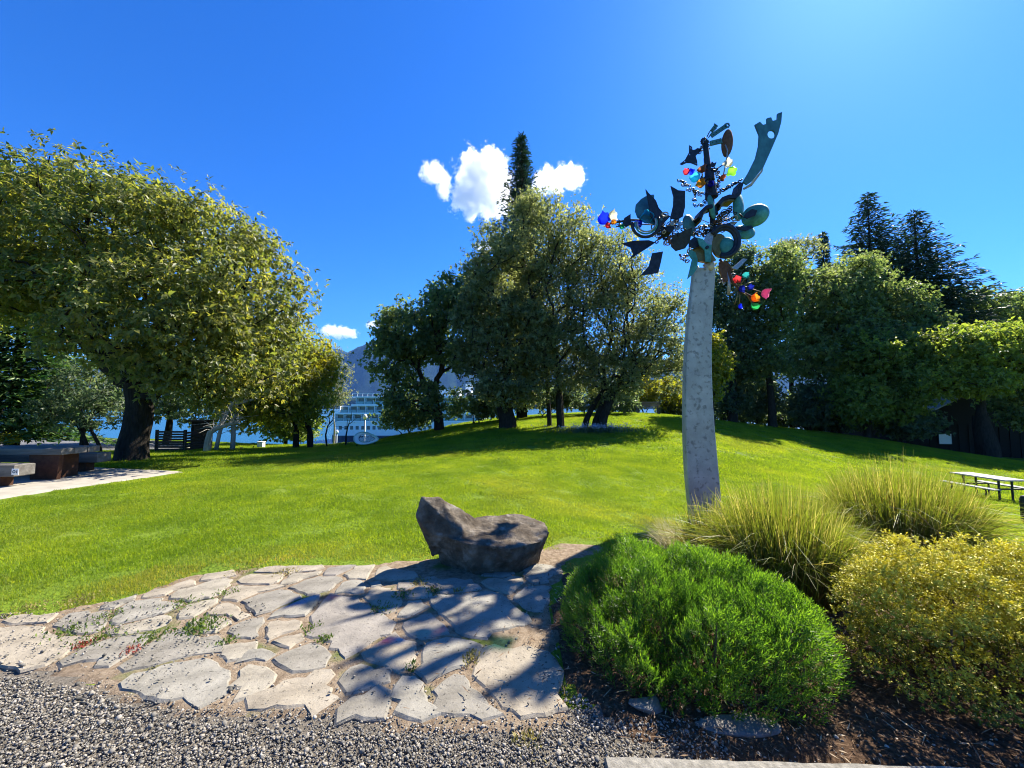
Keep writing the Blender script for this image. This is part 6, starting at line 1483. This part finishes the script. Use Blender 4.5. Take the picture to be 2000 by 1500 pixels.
# ------------------------------------------------------------------ clouds
def cloud(label, blobs, Y, dens, seed, nz=1.0):
    """fair-weather cloud: a lumpy body filled with scattering vapour"""
    m, N, L, out = new_mat('cloud_vapour')
    vol = N.new('ShaderNodeVolumePrincipled'); vol.inputs['Color'].default_value = (1, 1, 1, 1); vol.inputs['Anisotropy'].default_value = .55
    c0 = at(sum(b[0] for b in blobs) / len(blobs), sum(b[1] for b in blobs) / len(blobs), Y); tc = N.new('ShaderNodeTexCoord')
    pxm = Y / FPX; acc = None
    for (u, v, ru, rv) in blobs:
        p = at(u, v, Y) - c0; s_ = N.new('ShaderNodeVectorMath'); s_.operation = 'SUBTRACT'; L.new(tc.outputs['Object'], s_.inputs[0]); s_.inputs[1].default_value = p
        d_ = N.new('ShaderNodeVectorMath'); d_.operation = 'DIVIDE'; L.new(s_.outputs[0], d_.inputs[0]); d_.inputs[1].default_value = (ru * pxm, (ru + rv) / 2 * pxm, rv * pxm)
        l_ = N.new('ShaderNodeVectorMath'); l_.operation = 'LENGTH'; L.new(d_.outputs[0], l_.inputs[0])
        i_ = N.new('ShaderNodeMath'); i_.operation = 'SUBTRACT'; i_.inputs[0].default_value = 1.0; L.new(l_.outputs['Value'], i_.inputs[1])
        if acc is None: acc = i_.outputs[0]
        else: mx = N.new('ShaderNodeMath'); mx.operation = 'MAXIMUM'; L.new(acc, mx.inputs[0]); L.new(i_.outputs[0], mx.inputs[1]); acc = mx.outputs[0]
    mp = N.new('ShaderNodeMapping'); mp.inputs['Location'].default_value = (seed * 3.1, seed, 0); L.new(tc.outputs['Object'], mp.inputs[0])
    n_ = N.new('ShaderNodeTexNoise'); n_.inputs['Scale'].default_value = 1 / (26 * pxm) * nz; n_.inputs['Detail'].default_value = 9; n_.inputs['Roughness'].default_value = .66; L.new(mp.outputs[0], n_.inputs['Vector'])
    a_ = N.new('ShaderNodeMath'); a_.operation = 'MULTIPLY_ADD'; L.new(n_.outputs[0], a_.inputs[0]); a_.inputs[1].default_value = 2.8; a_.inputs[2].default_value = -1.58
    b_ = N.new('ShaderNodeMath'); b_.operation = 'ADD'; L.new(acc, b_.inputs[0]); L.new(a_.outputs[0], b_.inputs[1])
    k_ = N.new('ShaderNodeMath'); k_.operation = 'MULTIPLY'; k_.use_clamp = True; L.new(b_.outputs[0], k_.inputs[0]); k_.inputs[1].default_value = 4.0
    e_ = N.new('ShaderNodeMath'); e_.operation = 'MULTIPLY'; L.new(k_.outputs[0], e_.inputs[0]); e_.inputs[1].default_value = dens; L.new(e_.outputs[0], vol.inputs['Density'])
    L.new(vol.outputs[0], out.inputs['Volume'])
    bm = bmesh.new()
    u0 = min(b[0] - b[2] for b in blobs) - 4; u1 = max(b[0] + b[2] for b in blobs) + 4; v0 = min(b[1] - b[3] for b in blobs) - 4; v1 = max(b[1] + b[3] for b in blobs) + 4; dp = max(b[2] + b[3] for b in blobs) / 2 * pxm * 1.1
    a = at(u0, v1, Y) - c0; b = at(u1, v0, Y) - c0; bmesh.ops.create_icosphere(bm, subdivisions=3, radius=1)
    ctr = (a + b) / 2; r3 = Vector(((b.x - a.x) / 2 * 1.25, dp * 1.25, (b.z - a.z) / 2 * 1.25))
    for v in bm.verts: v.co = Vector((ctr.x + max(-1, min(1, v.co.x * 1.25)) * r3.x / 1.1, ctr.y + v.co.y * r3.y, ctr.z + max(-1, min(1, v.co.z * 1.25)) * r3.z / 1.1))
    me = bpy.data.meshes.new('cloud'); bm.to_mesh(me); bm.free(); o = link_mesh('cloud', me, m, None, tuple(c0))
    return tag(o, label, 'cloud', 'fair-weather clouds', 'stuff')
cloud('largest white cumulus cloud, left of the conifer spire', [(945, 350, 62, 58), (920, 390, 48, 40), (965, 390, 50, 42), (958, 318, 34, 30)], 6500, .012, 1, 1.3)
cloud('white cloud right of the conifer spire', [(1085, 352, 52, 24), (1115, 345, 34, 26), (1060, 360, 30, 18)], 6500, .009, 2, 1.7)
cloud('small wispy cloud left of the largest one', [(848, 338, 32, 22), (868, 365, 16, 30)], 6500, .007, 3, 1.8)
cloud('flat little white cloud low over the mountain', [(655, 648, 36, 14), (682, 652, 22, 10)], 9500, .012, 4, 2.0)
cloud('tiniest cloud beside the maple top', [(730, 634, 20, 9)], 9500, .010, 5, 2.4)
cloud('thin little cloud above the maple tree', [(948, 482, 26, 8)], 9000, .006, 6, 2.4)

# ------------------------------------------------------------------ blue air between here and the mountains
m, N, L, out = new_mat('valley_haze')
vol = N.new('ShaderNodeVolumePrincipled'); vol.inputs['Color'].default_value = (.20, .45, 1.0, 1); vol.inputs['Density'].default_value = 3.8e-5; vol.inputs['Anisotropy'].default_value = .1
L.new(vol.outputs[0], out.inputs['Volume'])
mb = MB(); mb.box((0, 5700, 590), (18400, 12900, 1240)); hz = mb.build('haze', m); tag(hz, 'thin blue air filling the river valley', 'haze', kind='stuff')
